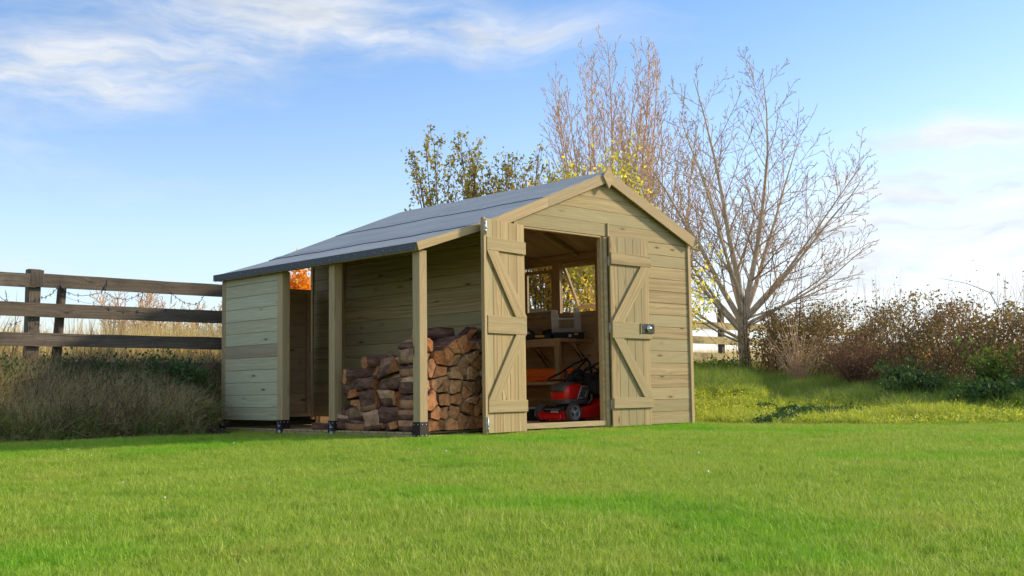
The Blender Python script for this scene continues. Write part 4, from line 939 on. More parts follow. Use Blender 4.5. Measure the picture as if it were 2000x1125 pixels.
def leafcloud(name, C, size, m, flat=.0, seed=0, aspect=.6, MI=None):
    """rhombic leaves at the points C"""
    rg = np.random.default_rng(seed); n = len(C); d = rg.normal(size=(n, 3)); d[:, 2] *= (1 - flat); d /= np.linalg.norm(d, axis=1)[:, None] + 1e-9
    o = rg.normal(size=(n, 3)); o -= d * (o * d).sum(1)[:, None]; o /= np.linalg.norm(o, axis=1)[:, None] + 1e-9; nn = np.cross(d, o); s = (rg.uniform(.6, 1.3, n) * size)[:, None] if np.isscalar(size) else size[:, None]
    V = np.stack([C - d * s * .5, C + o * s * aspect * .5 + nn * s * .1, C + d * s * .55, C - o * s * aspect * .5 + nn * s * .1], 1).reshape(-1, 3)
    return np_mesh(name, V, np.arange(n * 4).reshape(-1, 4), m, MI)
def tubes(name, paths, radii, m, n=4, MI=None):
    """paths: list of (k,3); grouped by k"""
    VV = []; FF = []; off = 0; groups = {}
    for pth, rr in zip(paths, radii): groups.setdefault(len(pth), []).append((pth, rr))
    for k, g in groups.items():
        Pn = np.array([a for a, b in g]); Rr = np.array([b for a, b in g]); D = np.gradient(Pn, axis=1); D /= np.linalg.norm(D, axis=2)[..., None] + 1e-9
        ref = np.where(np.abs(D[:, :1, 2:3]) > .9, np.array([1., 0, 0]), np.array([0, 0, 1.])); U = np.cross(D, ref); U /= np.linalg.norm(U, axis=2)[..., None] + 1e-9; Wv = np.cross(D, U)
        ang = 2 * np.pi * np.arange(n) / n; ring = Pn[:, :, None, :] + Rr[:, :, None, None] * (U[:, :, None, :] * np.cos(ang)[None, None, :, None] + Wv[:, :, None, :] * np.sin(ang)[None, None, :, None])
        N_ = len(g); VV.append(ring.reshape(-1, 3)); b = (off + np.arange(N_)[:, None, None] * k * n + np.arange(k - 1)[None, :, None] * n); j = np.arange(n)[None, None, :]; j2 = (j + 1) % n
        FF.append(np.stack([b + j, b + j2, b + n + j2, b + n + j], -1).reshape(-1, 4)); off += N_ * k * n
    return np_mesh(name, np.concatenate(VV), np.concatenate(FF), m, MI, smooth=True)
def inview(P3, mx=60, my=60):
    d = P3 - np.array(CAM); Z = d @ np.array(FWD); x = 1000 + 2202 * (d @ np.array(RX)) / Z; y = 562.5 - 2202 * (d @ np.array(UY)) / Z
    return (Z > .5) & (x > -mx) & (x < 2000 + mx) & (y < 1125 + my) & (y > -50)
def sample(n, x0, x1, y0, y1, seed):
    rg = np.random.default_rng(seed); x = rg.uniform(x0, x1, n); y = rg.uniform(y0, y1, n); return x, y
def pts_of(x, y, keep): x, y = x[keep], y[keep]; return np.stack([x, y, height(x, y)], 1)

# lawn
def grassmat():
    m, t, p = mat('lawn_grass_blades'); gp = t.new('ShaderNodeNewGeometry'); pos = gp.outputs['Position']; rnd = t.math('FRACT', t.math('ADD', gp.outputs['Random Per Island'], t.new('ShaderNodeObjectInfo').outputs['Random']))
    c = t.ramp(rnd, [(0, (.18, .30, .02)), (.4, (.36, .54, .04)), (.8, (.50, .62, .08)), (1, (.66, .68, .22))])
    n1 = t.noise(pos, .55, 3, .55); n2 = t.noise(t.vm('ADD', pos, (31, 7, 3)), 1.6, 4, .6)
    c = t.mix(t.mr(n1, .50, .66, 0, .80), c, (.20, .52, .01)); c = t.mix(t.mr(n2, .52, .72, 0, .6), c, (.52, .56, .10)); c = t.mix(t.mr(n2, .3, .42, .5, 0), c, (.16, .38, .02))
    t.put(p.inputs['Base Color'], c); p.inputs['Roughness'].default_value = .5; p.inputs['Specular IOR Level'].default_value = .25
    tr = t.new('ShaderNodeBsdfTranslucent'); t.put(tr.inputs[0], c); ms = t.new('ShaderNodeMixShader'); ms.inputs[0].default_value = .35; out = m.node_tree.nodes['Material Output']
    t.l.new(p.outputs[0], ms.inputs[1]); t.l.new(tr.outputs[0], ms.inputs[2]); t.l.new(ms.outputs[0], out.inputs[0]); return m
MT['grass'] = grassmat()
MT['rough_grass'] = leafmat('rough_green_grass', [(.10, .23, .03), (.18, .34, .05), (.28, .38, .075), (.48, .42, .17)], .35)
MT['straw'] = leafmat('dry_straw_grass', [(.68, .55, .31), (.54, .41, .23), (.78, .66, .40), (.40, .29, .17)], .3)
MT['reed'] = leafmat('golden_reeds', [(.72, .56, .28), (.56, .42, .20), (.80, .66, .36)], .4)
MT['yellowmoss'] = leafmat('yellow_green_ground_cover', [(.28, .42, .04), (.48, .58, .06), (.72, .72, .13), (.16, .28, .03), (.58, .55, .14)], .35)
pr = [blades('tuft', 84, .055, .014, .034, .0028, 'grass', 1.0, s) for s in range(5)]
x, y = sample(80000, -5.4, 7.6, -6.8, 3.3, 5); lw, inn, q, e, tt, zf, dep = fields(x, y)
k = lw & ~((x > -.03) & (x < 3.6) & (y > -.03) & (y < 3.3)) & (np.random.default_rng(2).random(len(x)) < np.clip(1.15 - (dep - 4) * .05, .7, 1)); P3 = pts_of(x, y, k); P3 = P3[inview(P3, 90, 160)]
lg = scatter('lawn_grass', P3, pr, .75, 1.25, .12, zs=(1 + .5 * (vnoise(P3[:, 0], P3[:, 1], 2.3, 3) - .4)) * np.where(fields(P3[:, 0], P3[:, 1])[6] < 5, 1.12, 1.0)); print('lawn tufts', len(P3))
pr2 = [blades('tuft', 30, .04, .03, .055, .0032, 'grass', 1.1, 20 + s) for s in range(3)]
k2 = vnoise(P3[:, 0], P3[:, 1], 3.1, 8) > .62; scatter('longer_lawn_tufts', P3[k2][::3], pr2, .7, 1.1, .2, seed=4)
bx = np.concatenate([np.linspace(1.2, 3.6, 46), np.full(30, 3.625), np.full(44, -.035), np.linspace(.1, 1.0, 16)]); by = np.concatenate([np.full(46, -.04), np.linspace(0, 3.1, 30), np.linspace(.1, 3.1, 44), np.full(16, -.03)]); rb = np.random.default_rng(12); bx = bx + rb.normal(0, .012, len(bx)); by = by - np.abs(rb.normal(0, .012, len(by)))
scatter('uncut_grass_at_shed_base', np.stack([bx, by, height(bx, by) * 0 - .012], 1), pr2, .7, 1.5, .2, seed=44)
dx, dy = sample(260, -4, 4, -4, 2, 77); fl = pts_of(dx, dy, fields(dx, dy)[0] & ~((dx > -.1) & (dy > -.1)) & (fields(dx, dy)[6] > 4.5)); fl[:, 2] += .03
daisy = MB().lathe([(0, .004), (.009, .002), (.010, 0)], 7)
scatter('fallen_white_petals', fl[::5], [mk(daisy, 'petal', 'white')], .5, 1.0, .5, seed=9)

# right: low yellow-green ground cover, then rough bank
x, y = sample(26000, 3.6, 11, -5.2, 5.2, 6); lw, inn, q, e, tt, zf, dep = fields(x, y); ok = (~lw) & inn
hole = (vnoise(x, y, 1.35, 12) < .12)
cov = [leafcloud('sprig', np.random.default_rng(s).normal(0, 1, (60, 3)) * [.045, .045, .02] + [0, 0, .025], .02, 'yellowmoss', .2, s) for s in range(4)]
k = ok & (tt < .5) & ~hole; P3 = pts_of(x, y, k); P3 = P3[inview(P3)]; scatter('yellow_green_ground_cover', P3[::2], cov, .6, 1.4, .25)
tf = [blades('tuft', 44, .06, .03, .10, .006, 'yellowmoss', 1.1, 40 + s) for s in range(3)]; scatter('short_yellow_grass', P3, tf, .5, 1.25, .25, zs=.5 + 1.1 * vnoise(P3[:, 0], P3[:, 1], 2.6, 14), seed=3)
rgt = [blades('tuft', 46, .10, .12, .32, .011, 'rough_grass', 1.3, 60 + s, 3) for s in range(4)]
k = ok & (tt > .42) & (np.random.default_rng(1).random(len(x)) < np.clip((tt - .42) * 5, .1, .8)); P3 = pts_of(x, y, k); P3 = P3[inview(P3)]; scatter('rough_bank_grass', P3, rgt, .3, .9, .25, seed=5)
k = ok & (tt <= .42) & hole & (np.random.default_rng(8).random(len(x)) < .5); P3 = pts_of(x, y, k); P3 = P3[inview(P3)]
weed = [leafcloud('weed', np.random.default_rng(90 + s).normal(0, 1, (45, 3)) * [.05, .05, .02] + [0, 0, .035], .035, 'leaf_green', .3, s) for s in range(3)]; scatter('dark_weeds', P3, weed, .6, 1.3, .2, seed=6)

# left bank
x, y = sample(30000, -4.2, 1.8, 2.2, 4.2, 16); lw, inn, q, e, tt, zf, dep = fields(x, y); ok = (~lw) & (y < yfence(x) + .35) & ~((x > -.28) & (x < 3.7) & (y < 3.4)) & ~((x > -.62) & (y < 2.75)); r_ = np.random.default_rng(3).random(len(x))
def sc(name, cond, protos, a, b, tilt, seed):
    P3 = pts_of(x, y, cond); P3 = P3[inview(P3, 120)]; return scatter(name, P3, protos, a, b, tilt, seed=seed)
rgl = [blades('tuft', 20, .10, .08, .24, .012, 'rough_grass', 1.5, 160 + s, 3) for s in range(4)]
sc('green_bank_grass', ok & (r_ < .45 * (vnoise(x, y, 1.6, 31) > .45) + .06) & (tt < .8), rgl, .5, 1.1, .25, 21)
st = [blades('tuft', 16, .07, .16, .46, .008, 'straw', .9, 80 + s, 3) for s in range(5)]; stb = [blades('tuft', 16, .08, .08, .22, .009, 'straw', 2.2, 90 + s, 3) for s in range(4)]
brl = [leafcloud('sprig', np.random.default_rng(s).normal(0, 1, (40, 3)) * [.08, .08, .05] + [0, 0, .08], .045, 'leaf_hedge', .2, s) for s in range(4)]
sc('brown_weed_leaves_on_bank', ok & (r_ > .2) & (r_ < .38) & (vnoise(x, y, 2.4, 36) > .4), brl, .5, 1.1, .4, 27)
sc('dry_bank_grass', ok & (r_ > .45) & (vnoise(x, y, 2.1, 32) > .38), st, .4, .85, .22, 22)
sc('flattened_dead_grass', ok & (r_ > .35) & (r_ < .75) & (tt < .6), stb, .5, 1.2, .35, 23)
brc = [leafcloud('sprig', np.random.default_rng(s).normal(0, 1, (70, 3)) * [.09, .09, .06] + [0, 0, .10], .04, 'leaf_green', .2, s) for s in range(4)]
sc('bramble_leaves_on_bank', ok & (tt > .35) & (r_ > .45) & (r_ < .70) & (vnoise(x, y, 1.5, 34) > .40), brc, .5, 1.1, .4, 24)
def twigclump(s, h=.5, n=16, m='stem', r=.0035):
    rg = np.random.default_rng(s); P_ = []; R_ = []
    for i in range(n):
        a = rg.uniform(0, 6.283); l = rg.uniform(.4, 1) * h; b = rg.uniform(.3, 1.2); tv = np.linspace(0, 1, 7)[:, None]
        d = np.array([math.cos(a), math.sin(a), 0]); P_.append(rg.normal(0, .03, 3) * [1, 1, 0] + d * l * b * tv + np.array([0, 0, 1]) * l * (1.5 * tv - tv ** 2 * rg.uniform(.3, 1.2)) + rg.normal(0, .008, (7, 3))); R_.append(np.linspace(r, r * .35, 7))
    return tubes('twigs', P_, R_, m, 3)
tw = [twigclump(s) for s in range(4)]
sc('dead_twigs_on_bank', ok & (r_ > .965), tw, .4, 1.0, .4, 25)
sc('twigs_at_lawn_edge', ok & (tt < .25) & (r_ > .90), [twigclump(40 + s, .3, 22) for s in range(3)], .5, 1.0, .6, 26)

# field beyond the fence
x, y = sample(60000, -10, 70, 4.2, 75, 17); lw, inn, q, e, tt, zf, dep = fields(x, y); r_ = np.random.default_rng(4).random(len(x))
rd_ = [blades('reed_clump', 60, .30, .5, .95, .016, 'reed', .35, 100 + s) for s in range(4)]
low = [blades('tuft', 50, .25, .12, .30, .014, 'rough_grass', .9, 110 + s) for s in range(3)]
green = ((vnoise(x, y, .11, 41) > .60) | (q < 6) & (vnoise(x, y, .5, 42) > .5)) & (q < 30)
out = (~inn) & (~lw) & (q > .5)
k = out & ~green & (r_ < .75); P3 = pts_of(x, y, k); P3 = P3[inview(P3)]; scatter('golden_reed_field', P3, rd_, .55, 1.0, .1, seed=31); print('reeds', len(P3))
k = out & (green | (q < 12)) & (r_ > .4); P3 = pts_of(x, y, k); P3 = P3[inview(P3)]; scatter('field_grass', P3, low, .6, 1.2, .1, seed=32)
x, y = sample(9000, -4, 14, 3.8, 9, 18); lw, inn, q, e, tt, zf, dep = fields(x, y); k = (~inn) & (~lw) & (q > .25); P3 = pts_of(x, y, k); P3 = P3[inview(P3)]
scatter('tall_grass_behind_fence', P3[::2], st + rgt, .5, 1.1, .2, seed=33)

# ------------------------------------------------------------------ trees
class Tree:
    def __init__(s, seed): s.r = random.Random(seed); s.P = [[], []]; s.R = [[], []]; s.tips = []
    def grow(s, p, d, L, r, lvl, prm):
        rg = s.r; K = 9 if lvl == 0 else (8 if lvl < 2 else (6 if lvl == 2 else 4)); pts = [p.copy()]; rr = [r]; q = p.copy(); d = d.normalized(); trop = prm['trop'][min(lvl, 3)]; wob = prm['wob'][min(lvl, 3)]
        end = max(prm['min'], r * prm['taper'][min(lvl, 3)])
        dirs = [d.copy()]
        for i in range(1, K):
            d = (d + Vector((rg.gauss(0, wob), rg.gauss(0, wob), rg.gauss(0, wob) * .6)) + Vector((0, 0, trop))).normalized(); q = q + d * (L / (K - 1)); pts.append(q.copy()); dirs.append(d.copy()); rr.append(r + (end - r) * (i / (K - 1)) ** .8)
        env = prm.get('env')
        if env and lvl:
            c_, rh, rz_ = env; k = 1
            while k < K and ((pts[k].x - c_.x) ** 2 + (pts[k].y - c_.y) ** 2) / rh ** 2 + ((pts[k].z - c_.z) / (rz_ if pts[k].z > c_.z or 'envr' not in prm else 30)) ** 2 < 1 + .22 * mnoise.noise(pts[k] * 1.4): k += 1
            if k < 2: return
            if k < K: K = k; pts = pts[:K]; dirs = dirs[:K]; rr = [r + (max(prm['min'], end * .8) - r) * (i / (K - 1)) ** .8 for i in range(K)]; L = L * K / 9
        w = 0 if lvl < 2 else 1; s.P[w].append(np.array(pts)); s.R[w].append(np.array(rr))
        if lvl >= prm['levels']: s.tips += pts[1:]; return
        nch = prm['n'][lvl]; nch = nch if lvl == 0 else max(2, int(round(nch * L / prm['ref'][lvl]))); t0 = prm['t0'][min(lvl, 3)]; az = rg.uniform(0, 6.28)
        for k in range(nch):
            t = t0 + (1 - t0) * (k + rg.uniform(.2, .8)) / nch; f = t * (K - 1); i = min(int(f), K - 2); pp = pts[i].lerp(pts[i + 1], f - i); dd = dirs[i + 1]; az += 2.4 + rg.uniform(-.5, .5)
            u = dd.orthogonal().normalized(); v = dd.cross(u); side = u * math.cos(az) + v * math.sin(az); ang = R(rg.uniform(*prm['ang'][min(lvl, 3)]))
            nd = dd * math.cos(ang) + side * math.sin(ang)
            if lvl and nd.z < prm.get('minz', -.3): nd.z = prm.get('minz', -.3) + .1
            l = prm['len'][min(lvl, 3)] * rg.uniform(.7, 1.15) * ((1 - .55 * t) if lvl else 1) * (L if lvl else 1); r_i = rr[i] + (rr[i + 1] - rr[i]) * (f - i)
            s.grow(pp, nd, l, max(prm['min'], r_i * rg.uniform(*prm['rr'][min(lvl, 3)])), lvl + 1, prm)
def plant(name, base, tree, mats, n=(8, 4)):
    o = empty(name, base); z = -Vector(base)
    return o
def tree_obj(name, base, T_, m0, m1, leaf=None, lm=None, ls=.05, per=1.0, spread=.06, seed=0, aspect=.6):
    o = empty(name, base); B = np.array(base); W_ = Matrix.Translation(base)
    link('trunk', tubes('trunk', [p - B for p in T_.P[0]], T_.R[0], m0, 7), o, W_)
    if T_.P[1]: link('crown', tubes('crown', [p - B for p in T_.P[1]], T_.R[1], m1, 3), o, W_)
    if leaf:
        tp = np.array([tuple(v) for v in T_.tips]) - B; rg = np.random.default_rng(seed); tp = np.repeat(tp, max(1, math.ceil(per)), 0); tp = tp[rg.random(len(tp)) < per / max(1, math.ceil(per))]; tp = tp + rg.normal(0, spread, tp.shape)
        link('leaves', leafcloud('leaves', tp, ls, lm, 0, seed, aspect), o, W_)
    return o
def gz(x, y): return float(height(np.array([x]), np.array([y]))[0])
# main bare tree
b = Vector((10.27, 3.95, gz(10.27, 3.95) - .02)); T_ = Tree(5)
ash = dict(levels=4, n=[0, 16, 9, 3], ref=[1, 3.2, 1.15, .5], t0=[.0, .12, .15, .2], ang=[(20, 40), (30, 55), (30, 55), (30, 55)], len=[1, .46, .45, .45], trop=[.0, .07, .10, .07], wob=[.03, .075, .09, .11], taper=[.72, .10, .2, .5], rr=[(.5, .6), (.34, .46), (.42, .55), (.6, .8)], min=.0040, minz=-.15)
ash['env'] = (b + Vector((0, 0, 2.95)), 2.42, 2.72)
trunk = [b + Vector((0, 0, -.15)), b + Vector((.0, 0, .3)), b + Vector((-.02, .01, .7)), b + Vector((-.03, .0, 1.08))]
T_.P[0].append(np.array(trunk)); T_.R[0].append(np.array([.125, .10, .095, .088])); top = trunk[-1]
right = Vector(rt0); back = Vector(fw0)
for i, (sx_, sy_, up_, L, r, z0) in enumerate([(-.10, .1, 1, 4.15, .066, 0), (.22, -.15, 1, 4.2, .060, 0), (.55, .2, 1, 3.9, .052, -.05), (-.55, .1, 1, 4.1, .056, -.12), (-1.15, -.2, 1, 3.7, .042, -.28), (1.0, .05, .9, 3.4, .042, -.1), (.05, .6, 1, 3.9, .045, 0), (1.35, -.3, .62, 2.7, .030, -.15), (-1.5, .25, .8, 3.1, .030, -.4), (-1.6, -.2, .5, 2.3, .020, -.45), (1.5, -.1, .5, 2.3, .020, -.2), (.35, .8, 1, 3.8, .036, 0), (.85, .1, .8, 3.6, .036, -.05), (-.25, -.6, 1, 3.7, .042, -.05), (-.8, .6, 1, 3.8, .036, -.2), (1.2, .4, .35, 2.2, .022, -.05)]):
    T_.grow(top + Vector((0, 0, z0)), right * sx_ + back * sy_ + Vector((0, 0, up_)), L * 1.16, r, 1, ash)
t_ = tree_obj('bare_tree', b, T_, 'ashbark', 'twig'); tag(t_, 'large bare spreading tree with a pale forked trunk in front of the fence', 'tree'); print('ash', [len(p) for p in T_.P])
def multi(name, xy, seed, H, nst, spreadv, prm, m0, m1, label, cat='tree', leaf=None, lm=None, ls=.05, per=1., sp=.05, asp=.6, group=None, r0=.05):
    b = Vector((xy[0], xy[1], gz(*xy) - .03)); T_ = Tree(seed)
    if 'envr' in prm: prm = dict(prm, env=(b + Vector((0, 0, prm['envr'][0])), prm['envr'][1], prm['envr'][2]))
    rg = random.Random(seed)
    for i in range(nst):
        a = 6.283 * i / nst + rg.uniform(-.4, .4); s_ = spreadv * rg.uniform(.3, 1.1); T_.grow(b + Vector((math.cos(a) * .08, math.sin(a) * .08, 0)), Vector((math.cos(a) * s_, math.sin(a) * s_, 1)), H * rg.uniform(.82, 1.04), r0 * rg.uniform(.7, 1.1), 1, prm)
    o = tree_obj(name, b, T_, m0, m1, leaf, lm, ls, per, sp, seed, asp); tag(o, label, cat, group); return o
birch = dict(levels=4, n=[0, 38, 8, 4], ref=[1, 6.0, 1.2, .5], t0=[0, .22, .15, .2], ang=[(20, 30), (18, 38), (20, 42), (25, 45)], len=[1, .24, .42, .5], trop=[0, .05, .12, .08], wob=[.03, .03, .06, .08], taper=[.5, .10, .25, .5], rr=[(.5, .6), (.32, .45), (.45, .6), (.6, .8)], min=.0048, minz=.1)
multi('bare_tree', (11.67, 8.15), 21, 7.4, 16, .36, dict(birch, envr=(4.7, 1.6, 2.7)), 'palebark', 'palebark', 'tall pale twiggy bare tree rising directly behind the diamond finial', 'tree', group='bare trees beyond the fence', r0=.055)
multi('bare_tree', (12.9, 7.95), 22, 6.8, 15, .42, dict(birch, envr=(3.8, 1.6, 2.5)), 'palebark', 'twig', 'brownish twiggy bare tree between the tall pale one and the forked tree', 'tree', group='bare trees beyond the fence', r0=.045)
multi('bare_tree', (10.05, 8.1), 23, 5.6, 9, .38, dict(birch, envr=(3.1, 1.2, 2.0), n=[0, 20, 5, 2]), 'stem', 'twig', 'thin greenish bare tree between the leafy shrubs and the tall pale tree', 'tree', group='bare trees beyond the fence', r0=.038)
shr2 = None
shr = dict(levels=3, n=[0, 16, 5, 3], ref=[1, 3.8, 1, .5], t0=[0, .25, .15, .2], ang=[(20, 30), (18, 40), (20, 42), (25, 45)], len=[1, .24, .4, .5], trop=[0, .05, .12, .08], wob=[.03, .03, .06, .08], taper=[.5, .12, .3, .5], rr=[(.5, .6), (.35, .5), (.45, .6), (.6, .8)], min=.0045, minz=.1)
multi('leafy_shrub', (5.42, 5.85), 31, 3.55, 10, .22, shr, 'stem', 'stem', 'upright shrub with sparse green and brown leaves, nearest the end of the roof ridge', 'shrub', True, 'leaf_shrub', .062, 4.2, .05, .55, 'leafy shrubs behind the roof', .026)
multi('leafy_shrub', (6.3, 5.75), 32, 3.65, 11, .22, shr, 'stem', 'stem', 'upright shrub with green and yellow leaves in the middle of the row behind the roof', 'shrub', True, 'leaf_shrub', .06, 4.2, .05, .55, 'leafy shrubs behind the roof', .026)
multi('leafy_shrub', (7.2, 5.6), 33, 3.2, 10, .24, shr, 'stem', 'stem', 'leafy shrub with rusty leaves closest to the diamond finial', 'shrub', True, 'leaf_shrub', .06, 3.4, .05, .55, 'leafy shrubs behind the roof', .026)
multi('golden_bush', (7.0, 5.3), 34, 2.9, 7, .16, shr, 'stem', 'stem', 'small bush of golden leaves just above the roof ridge', 'shrub', True, 'leaf_gold', .075, 4, .05, .6, None, .02)
multi('yellow_green_tree', (6.9, 3.95), 41, 3.1, 7, .42, dict(shr, n=[0, 22, 8, 3], minz=-.4, t0=[0, .06, .15, .2], len=[1, .32, .45, .5]), 'darkbark', 'twig', 'yellow green leafy tree seen through the shed windows and beside the roof', 'tree', True, 'leaf_yellowgreen', .065, 5.0, .12, .5, None, .05)
multi('yellow_green_tree', (8.0, 4.5), 42, 2.85, 7, .26, dict(shr, n=[0, 20, 7, 3], minz=-.2, t0=[0, .08, .15, .2]), 'darkbark', 'twig', 'yellow green bushy tree behind the right slope of the roof', 'tree', True, 'leaf_yellowgreen', .06, 6.0, .10, .5, None, .04)
multi('orange_tree', (8.6, 14.9), 43, 2.25, 9, .24, dict(shr, n=[0, 18, 7, 3]), 'darkbark', 'twig', 'small orange leaved tree seen through the gap of the log store', 'tree', True, 'leaf_orange', .10, 7, .12, .7, None, .03)
sap = dict(shr, levels=3, n=[0, 9, 4, 2], ang=[(20, 30), (35, 60), (30, 50), (25, 45)], min=.0035)
multi('bare_sapling', (9.9, 2.95), 51, 2.0, 3, .28, sap, 'stem', 'stem', 'slender bare sapling right of the forked tree trunk', 'sapling', group='saplings by the fence', r0=.020)
multi('bare_sapling', (9.6, 3.45), 52, 1.7, 2, .15, sap, 'stem', 'stem', 'small bare sapling between the forked trunk and the taller sapling', 'sapling', group='saplings by the fence', r0=.015)
bb = dict(shr, levels=3, n=[0, 22, 9, 4], ang=[(20, 30), (25, 55), (30, 50), (25, 45)], len=[1, .38, .45, .5], min=.012)
for i, (xy, H, lab) in enumerate([((14.58, 35.9), 3.4, 'round bare brown bush far out in the field under the top rail'), ((12.0, 27.5), 1.6, 'low bare bush in the field close to the log store panel'), ((13.9, 31.0), 2.4, 'pale bare bush in the field left of the log store'), ((9.0, 33.0), 1.7, 'thin bare bush in the field right of the fence posts'), ((17.8, 33.5), 3.0, 'tall bare bush in the field showing against the sky beside the shed')]):
    multi('bare_bush', xy, 60 + i, H, 13, .75, bb, 'twig', 'palebark' if i != 1 else 'darkbark', lab, 'bush', group='bare bushes in the field', r0=.03)

# ------------------------------------------------------------------ hedge and bushes on the right
HL = np.array(HEDGE[:9]); seg = np.hypot(*(np.diff(HL, axis=0).T)); cum = np.concatenate([[0], np.cumsum(seg)])
def along(s): return np.stack([np.interp(s, cum, HL[:, 0]), np.interp(s, cum, HL[:, 1])], -1)
rg = np.random.default_rng(77); n = 84000; s = rg.uniform(.9, cum[-1] - 1.5, n); off = rg.normal(0, .50, n); c2 = along(s); tang = along(s + .05) - c2; tang /= np.linalg.norm(tang, axis=1)[:, None] + 1e-9; nor = np.stack([tang[:, 1], -tang[:, 0]], 1)
xy = c2 + nor * off[:, None]; g = height(xy[:, 0], xy[:, 1]); topz = (1.22 - .20 * np.clip((s - 3) / 4, 0, 1)) + .55 * (vnoise(s, off * 0, 1.1, 51) - .5) + .55 * (vnoise(s, off * 2, 4, 52) - .5); hh = topz * np.sqrt(np.clip(1 - (off / 1.25) ** 2, .02, 1)) * rg.random(n) ** .85
keep = vnoise(xy[:, 0] * 1.0 + hh, xy[:, 1] + hh * 1.7, 3.2, 53) > .36 ; C3 = np.stack([xy[:, 0], xy[:, 1], g + hh], 1)[keep]
hb_ = Vector((10.2, 1.2, gz(10.2, 1.2))); HW = Matrix.Translation(hb_); hedge = empty('bramble_hedge', hb_); tag(hedge, 'long tangled bramble hedge with brown, red and green autumn leaves', 'hedge'); Bn = np.array(hb_)
link('leaves', leafcloud('leaves', C3 - Bn, .042, 'leaf_hedge', 0, 5, .65), hedge, HW)
def stems(n, smin, smax, h0, h1, r, seed, spread=.45, arch=1.0, up=0):
    rg = np.random.default_rng(seed); P_ = []; R_ = []; s = rg.uniform(smin, smax, n); c2 = along(s); o = rg.normal(0, spread, (n, 2)); k = 9; t = np.linspace(0, 1, k)[:, None]
    for i in range(n):
        b = c2[i] + o[i]; z = gz_fast(b); a = rg.uniform(0, 6.283); h = rg.uniform(h0, h1); rch = rg.uniform(.1, 1.0) * arch; d = np.array([math.cos(a), math.sin(a), 0]); drop = rg.uniform(0, 1.1) * (0 if up else 1)
        P_.append(np.array([b[0], b[1], z]) + d * h * rch * t + np.array([0, 0, 1]) * h * (t * (1 + drop * .8) - drop * t ** 2.2) + np.cumsum(rg.normal(0, .012, (k, 3)), 0)); R_.append(np.linspace(r, r * .3, k))
    return P_, R_
def gz_fast(b): return gz(b[0], b[1])
P_, R_ = stems(620, .8, cum[-1] - 1.5, .7, 1.5, .006, 1); P2, R2 = stems(110, .8, cum[-1] - 1.6, 1.15, 1.75, .004, 2, .45, .3, 1)
link('stems', tubes('stems', [p - Bn for p in P_ + P2], R_ + R2, 'stem', 3), hedge, HW)
# leaves along the tall shoots
rg = np.random.default_rng(8); LP = []
for p in P2[:60]:
    for _ in range(18): f = rg.uniform(.4, 1) * 8; i = min(int(f), 7); LP.append(p[i] + (p[i + 1] - p[i]) * (f - i) + rg.normal(0, .02, 3))
link('shoot_leaves', leafcloud('shoot_leaves', np.array(LP) - Bn, .035, 'leaf_hedge', 0, 6, .6), hedge, HW)
a_ = [Vector((8.9, -.9, .2)), Vector((8.6, -1.2, 1.0)), Vector((8.2, -1.1, 1.5)), Vector((8.0, -.9, 1.62)), Vector((7.7, -.7, 1.68))]
obj('arching_shoot', MB().tube(a_, [.008, .007, .005, .004, .002], 5), 'stem', hedge)
# reddish twiggy bush and straw stems, green plants at the foot
def bush(name, xy, rad, h, n, leaf, size, label, cat, seed, stem='stem', ns=90, sr=.004, group=None, up=.8):
    b = Vector((xy[0], xy[1], gz(*xy))); rg = np.random.default_rng(seed); P_ = []; R_ = []; t = np.linspace(0, 1, 7)[:, None]; tips = []
    for i in range(ns):
        a = rg.uniform(0, 6.283); l = h * rg.uniform(.5, 1.05); o = rad * rg.uniform(.1, 1); d = np.array([math.cos(a), math.sin(a), 0]); pth = d * o * .15 + d * o * t ** 1.3 + np.array([0, 0, 1]) * l * (t * 1.3 - .3 * t ** 2 * rg.uniform(.2, 2)) + np.cumsum(rg.normal(0, .012 * h, (7, 3)), 0); P_.append(pth); R_.append(np.linspace(sr, sr * .35, 7)); tips.append(pth)
    o = empty(name, b); W_ = Matrix.Translation(b); link('stems', tubes('stems', P_, R_, stem, 3), o, W_)
    tp = np.concatenate([p[2:] for p in tips]); c = tp[rg.integers(0, len(tp), n)] + rg.normal(0, rad * .10, (n, 3)); c[:, 2] = np.maximum(c[:, 2], .02); link('leaves', leafcloud('leaves', c, size, leaf, 0, seed, .6), o, W_); tag(o, label, cat, group); return o
bush('golden_bush', (6.1, 3.1), .75, 1.6, 3000, 'leaf_gold', .06, 'golden leaved bush low outside the shed windows', 'shrub', 12, 'twig', 90, .006)
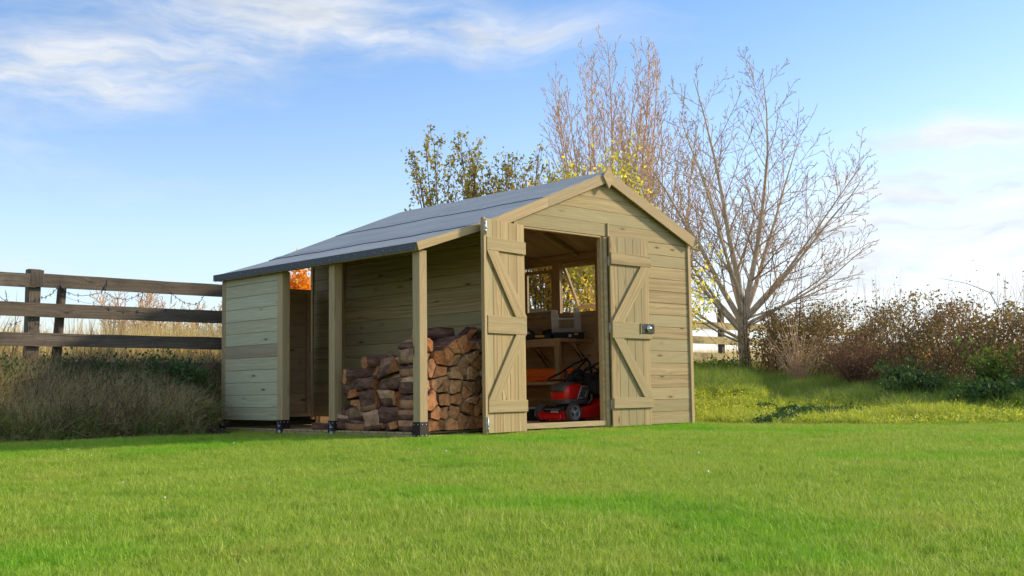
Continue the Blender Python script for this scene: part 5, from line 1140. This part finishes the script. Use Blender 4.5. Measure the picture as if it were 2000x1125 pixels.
bush('yellow_green_bush', (7.6, 3.5), .8, 1.7, 3200, 'leaf_yellowgreen', .06, 'yellow green leafy bush further outside the shed windows', 'shrub', 13, 'twig', 90, .006)
bush('red_bush', (8.3, .75), .62, .78, 3500, 'leaf_red', .03, 'reddish brown twiggy bush standing forward of the bramble hedge', 'bush', 1, 'stem', 260, .0035)
bush('straw_stems', (9.1, 2.2), .5, .95, 500, 'straw', .03, 'leaning pale dry stems in front of the hedge near the sapling', 'dead plant', 2, 'palebark', 90, .005)
bush('straw_stems', (6.9, 3.2), .55, .34, 200, 'straw', .03, 'low heap of pale dry stems beside the shed corner in front of the fence', 'dead plant', 3, 'palebark', 70, .005)
bush('green_plant', (7.75, -1.25), .34, .62, 1500, 'leaf_bright', .045, 'fresh green leafy elder plant at the hedge foot', 'plant', 4, 'stem', 30, .005, 'green plants under the hedge')
bush('green_plant', (7.3, -.55), .42, .36, 2200, 'leaf_green', .05, 'low dark green leafy mound left of the fresh green elder', 'plant', 5, 'stem', 40, .004, 'green plants under the hedge')
bush('green_plant', (6.9, -1.6), .45, .30, 2400, 'leaf_green', .05, 'low dark green leafy mound below the fresh green elder', 'plant', 6, 'stem', 40, .004, 'green plants under the hedge')
bush('green_plant', (8.0, .05), .35, .40, 1200, 'leaf_green', .045, 'dark green nettle clump right of the reddish bush', 'plant', 7, 'stem', 40, .004, 'green plants under the hedge')
bush('green_plant', (9.2, 3.7), .6, .22, 900, 'leaf_bright', .05, 'bright green weedy clump at the foot of the forked tree', 'plant', 8, 'stem', 40, .004, 'green plants under the hedge')
bush('bramble_clump', (-.45, 3.35), .45, .42, 2600, 'leaf_green', .042, 'dark green bramble clump on the bank beside the log store panel', 'bramble', 9, 'stem', 70, .004, 'bramble clumps on the left bank')
bush('bramble_clump', (-1.2, 3.45), .35, .28, 1200, 'leaf_green', .042, 'bramble clump on the bank below the round brown fence post', 'bramble', 10, 'stem', 60, .004, 'bramble clumps on the left bank')
bush('bramble_clump', (-2.1, 3.5), .32, .26, 900, 'leaf_green', .042, 'bramble clump on the bank left of the square fence post', 'bramble', 11, 'stem', 60, .004, 'bramble clumps on the left bank')
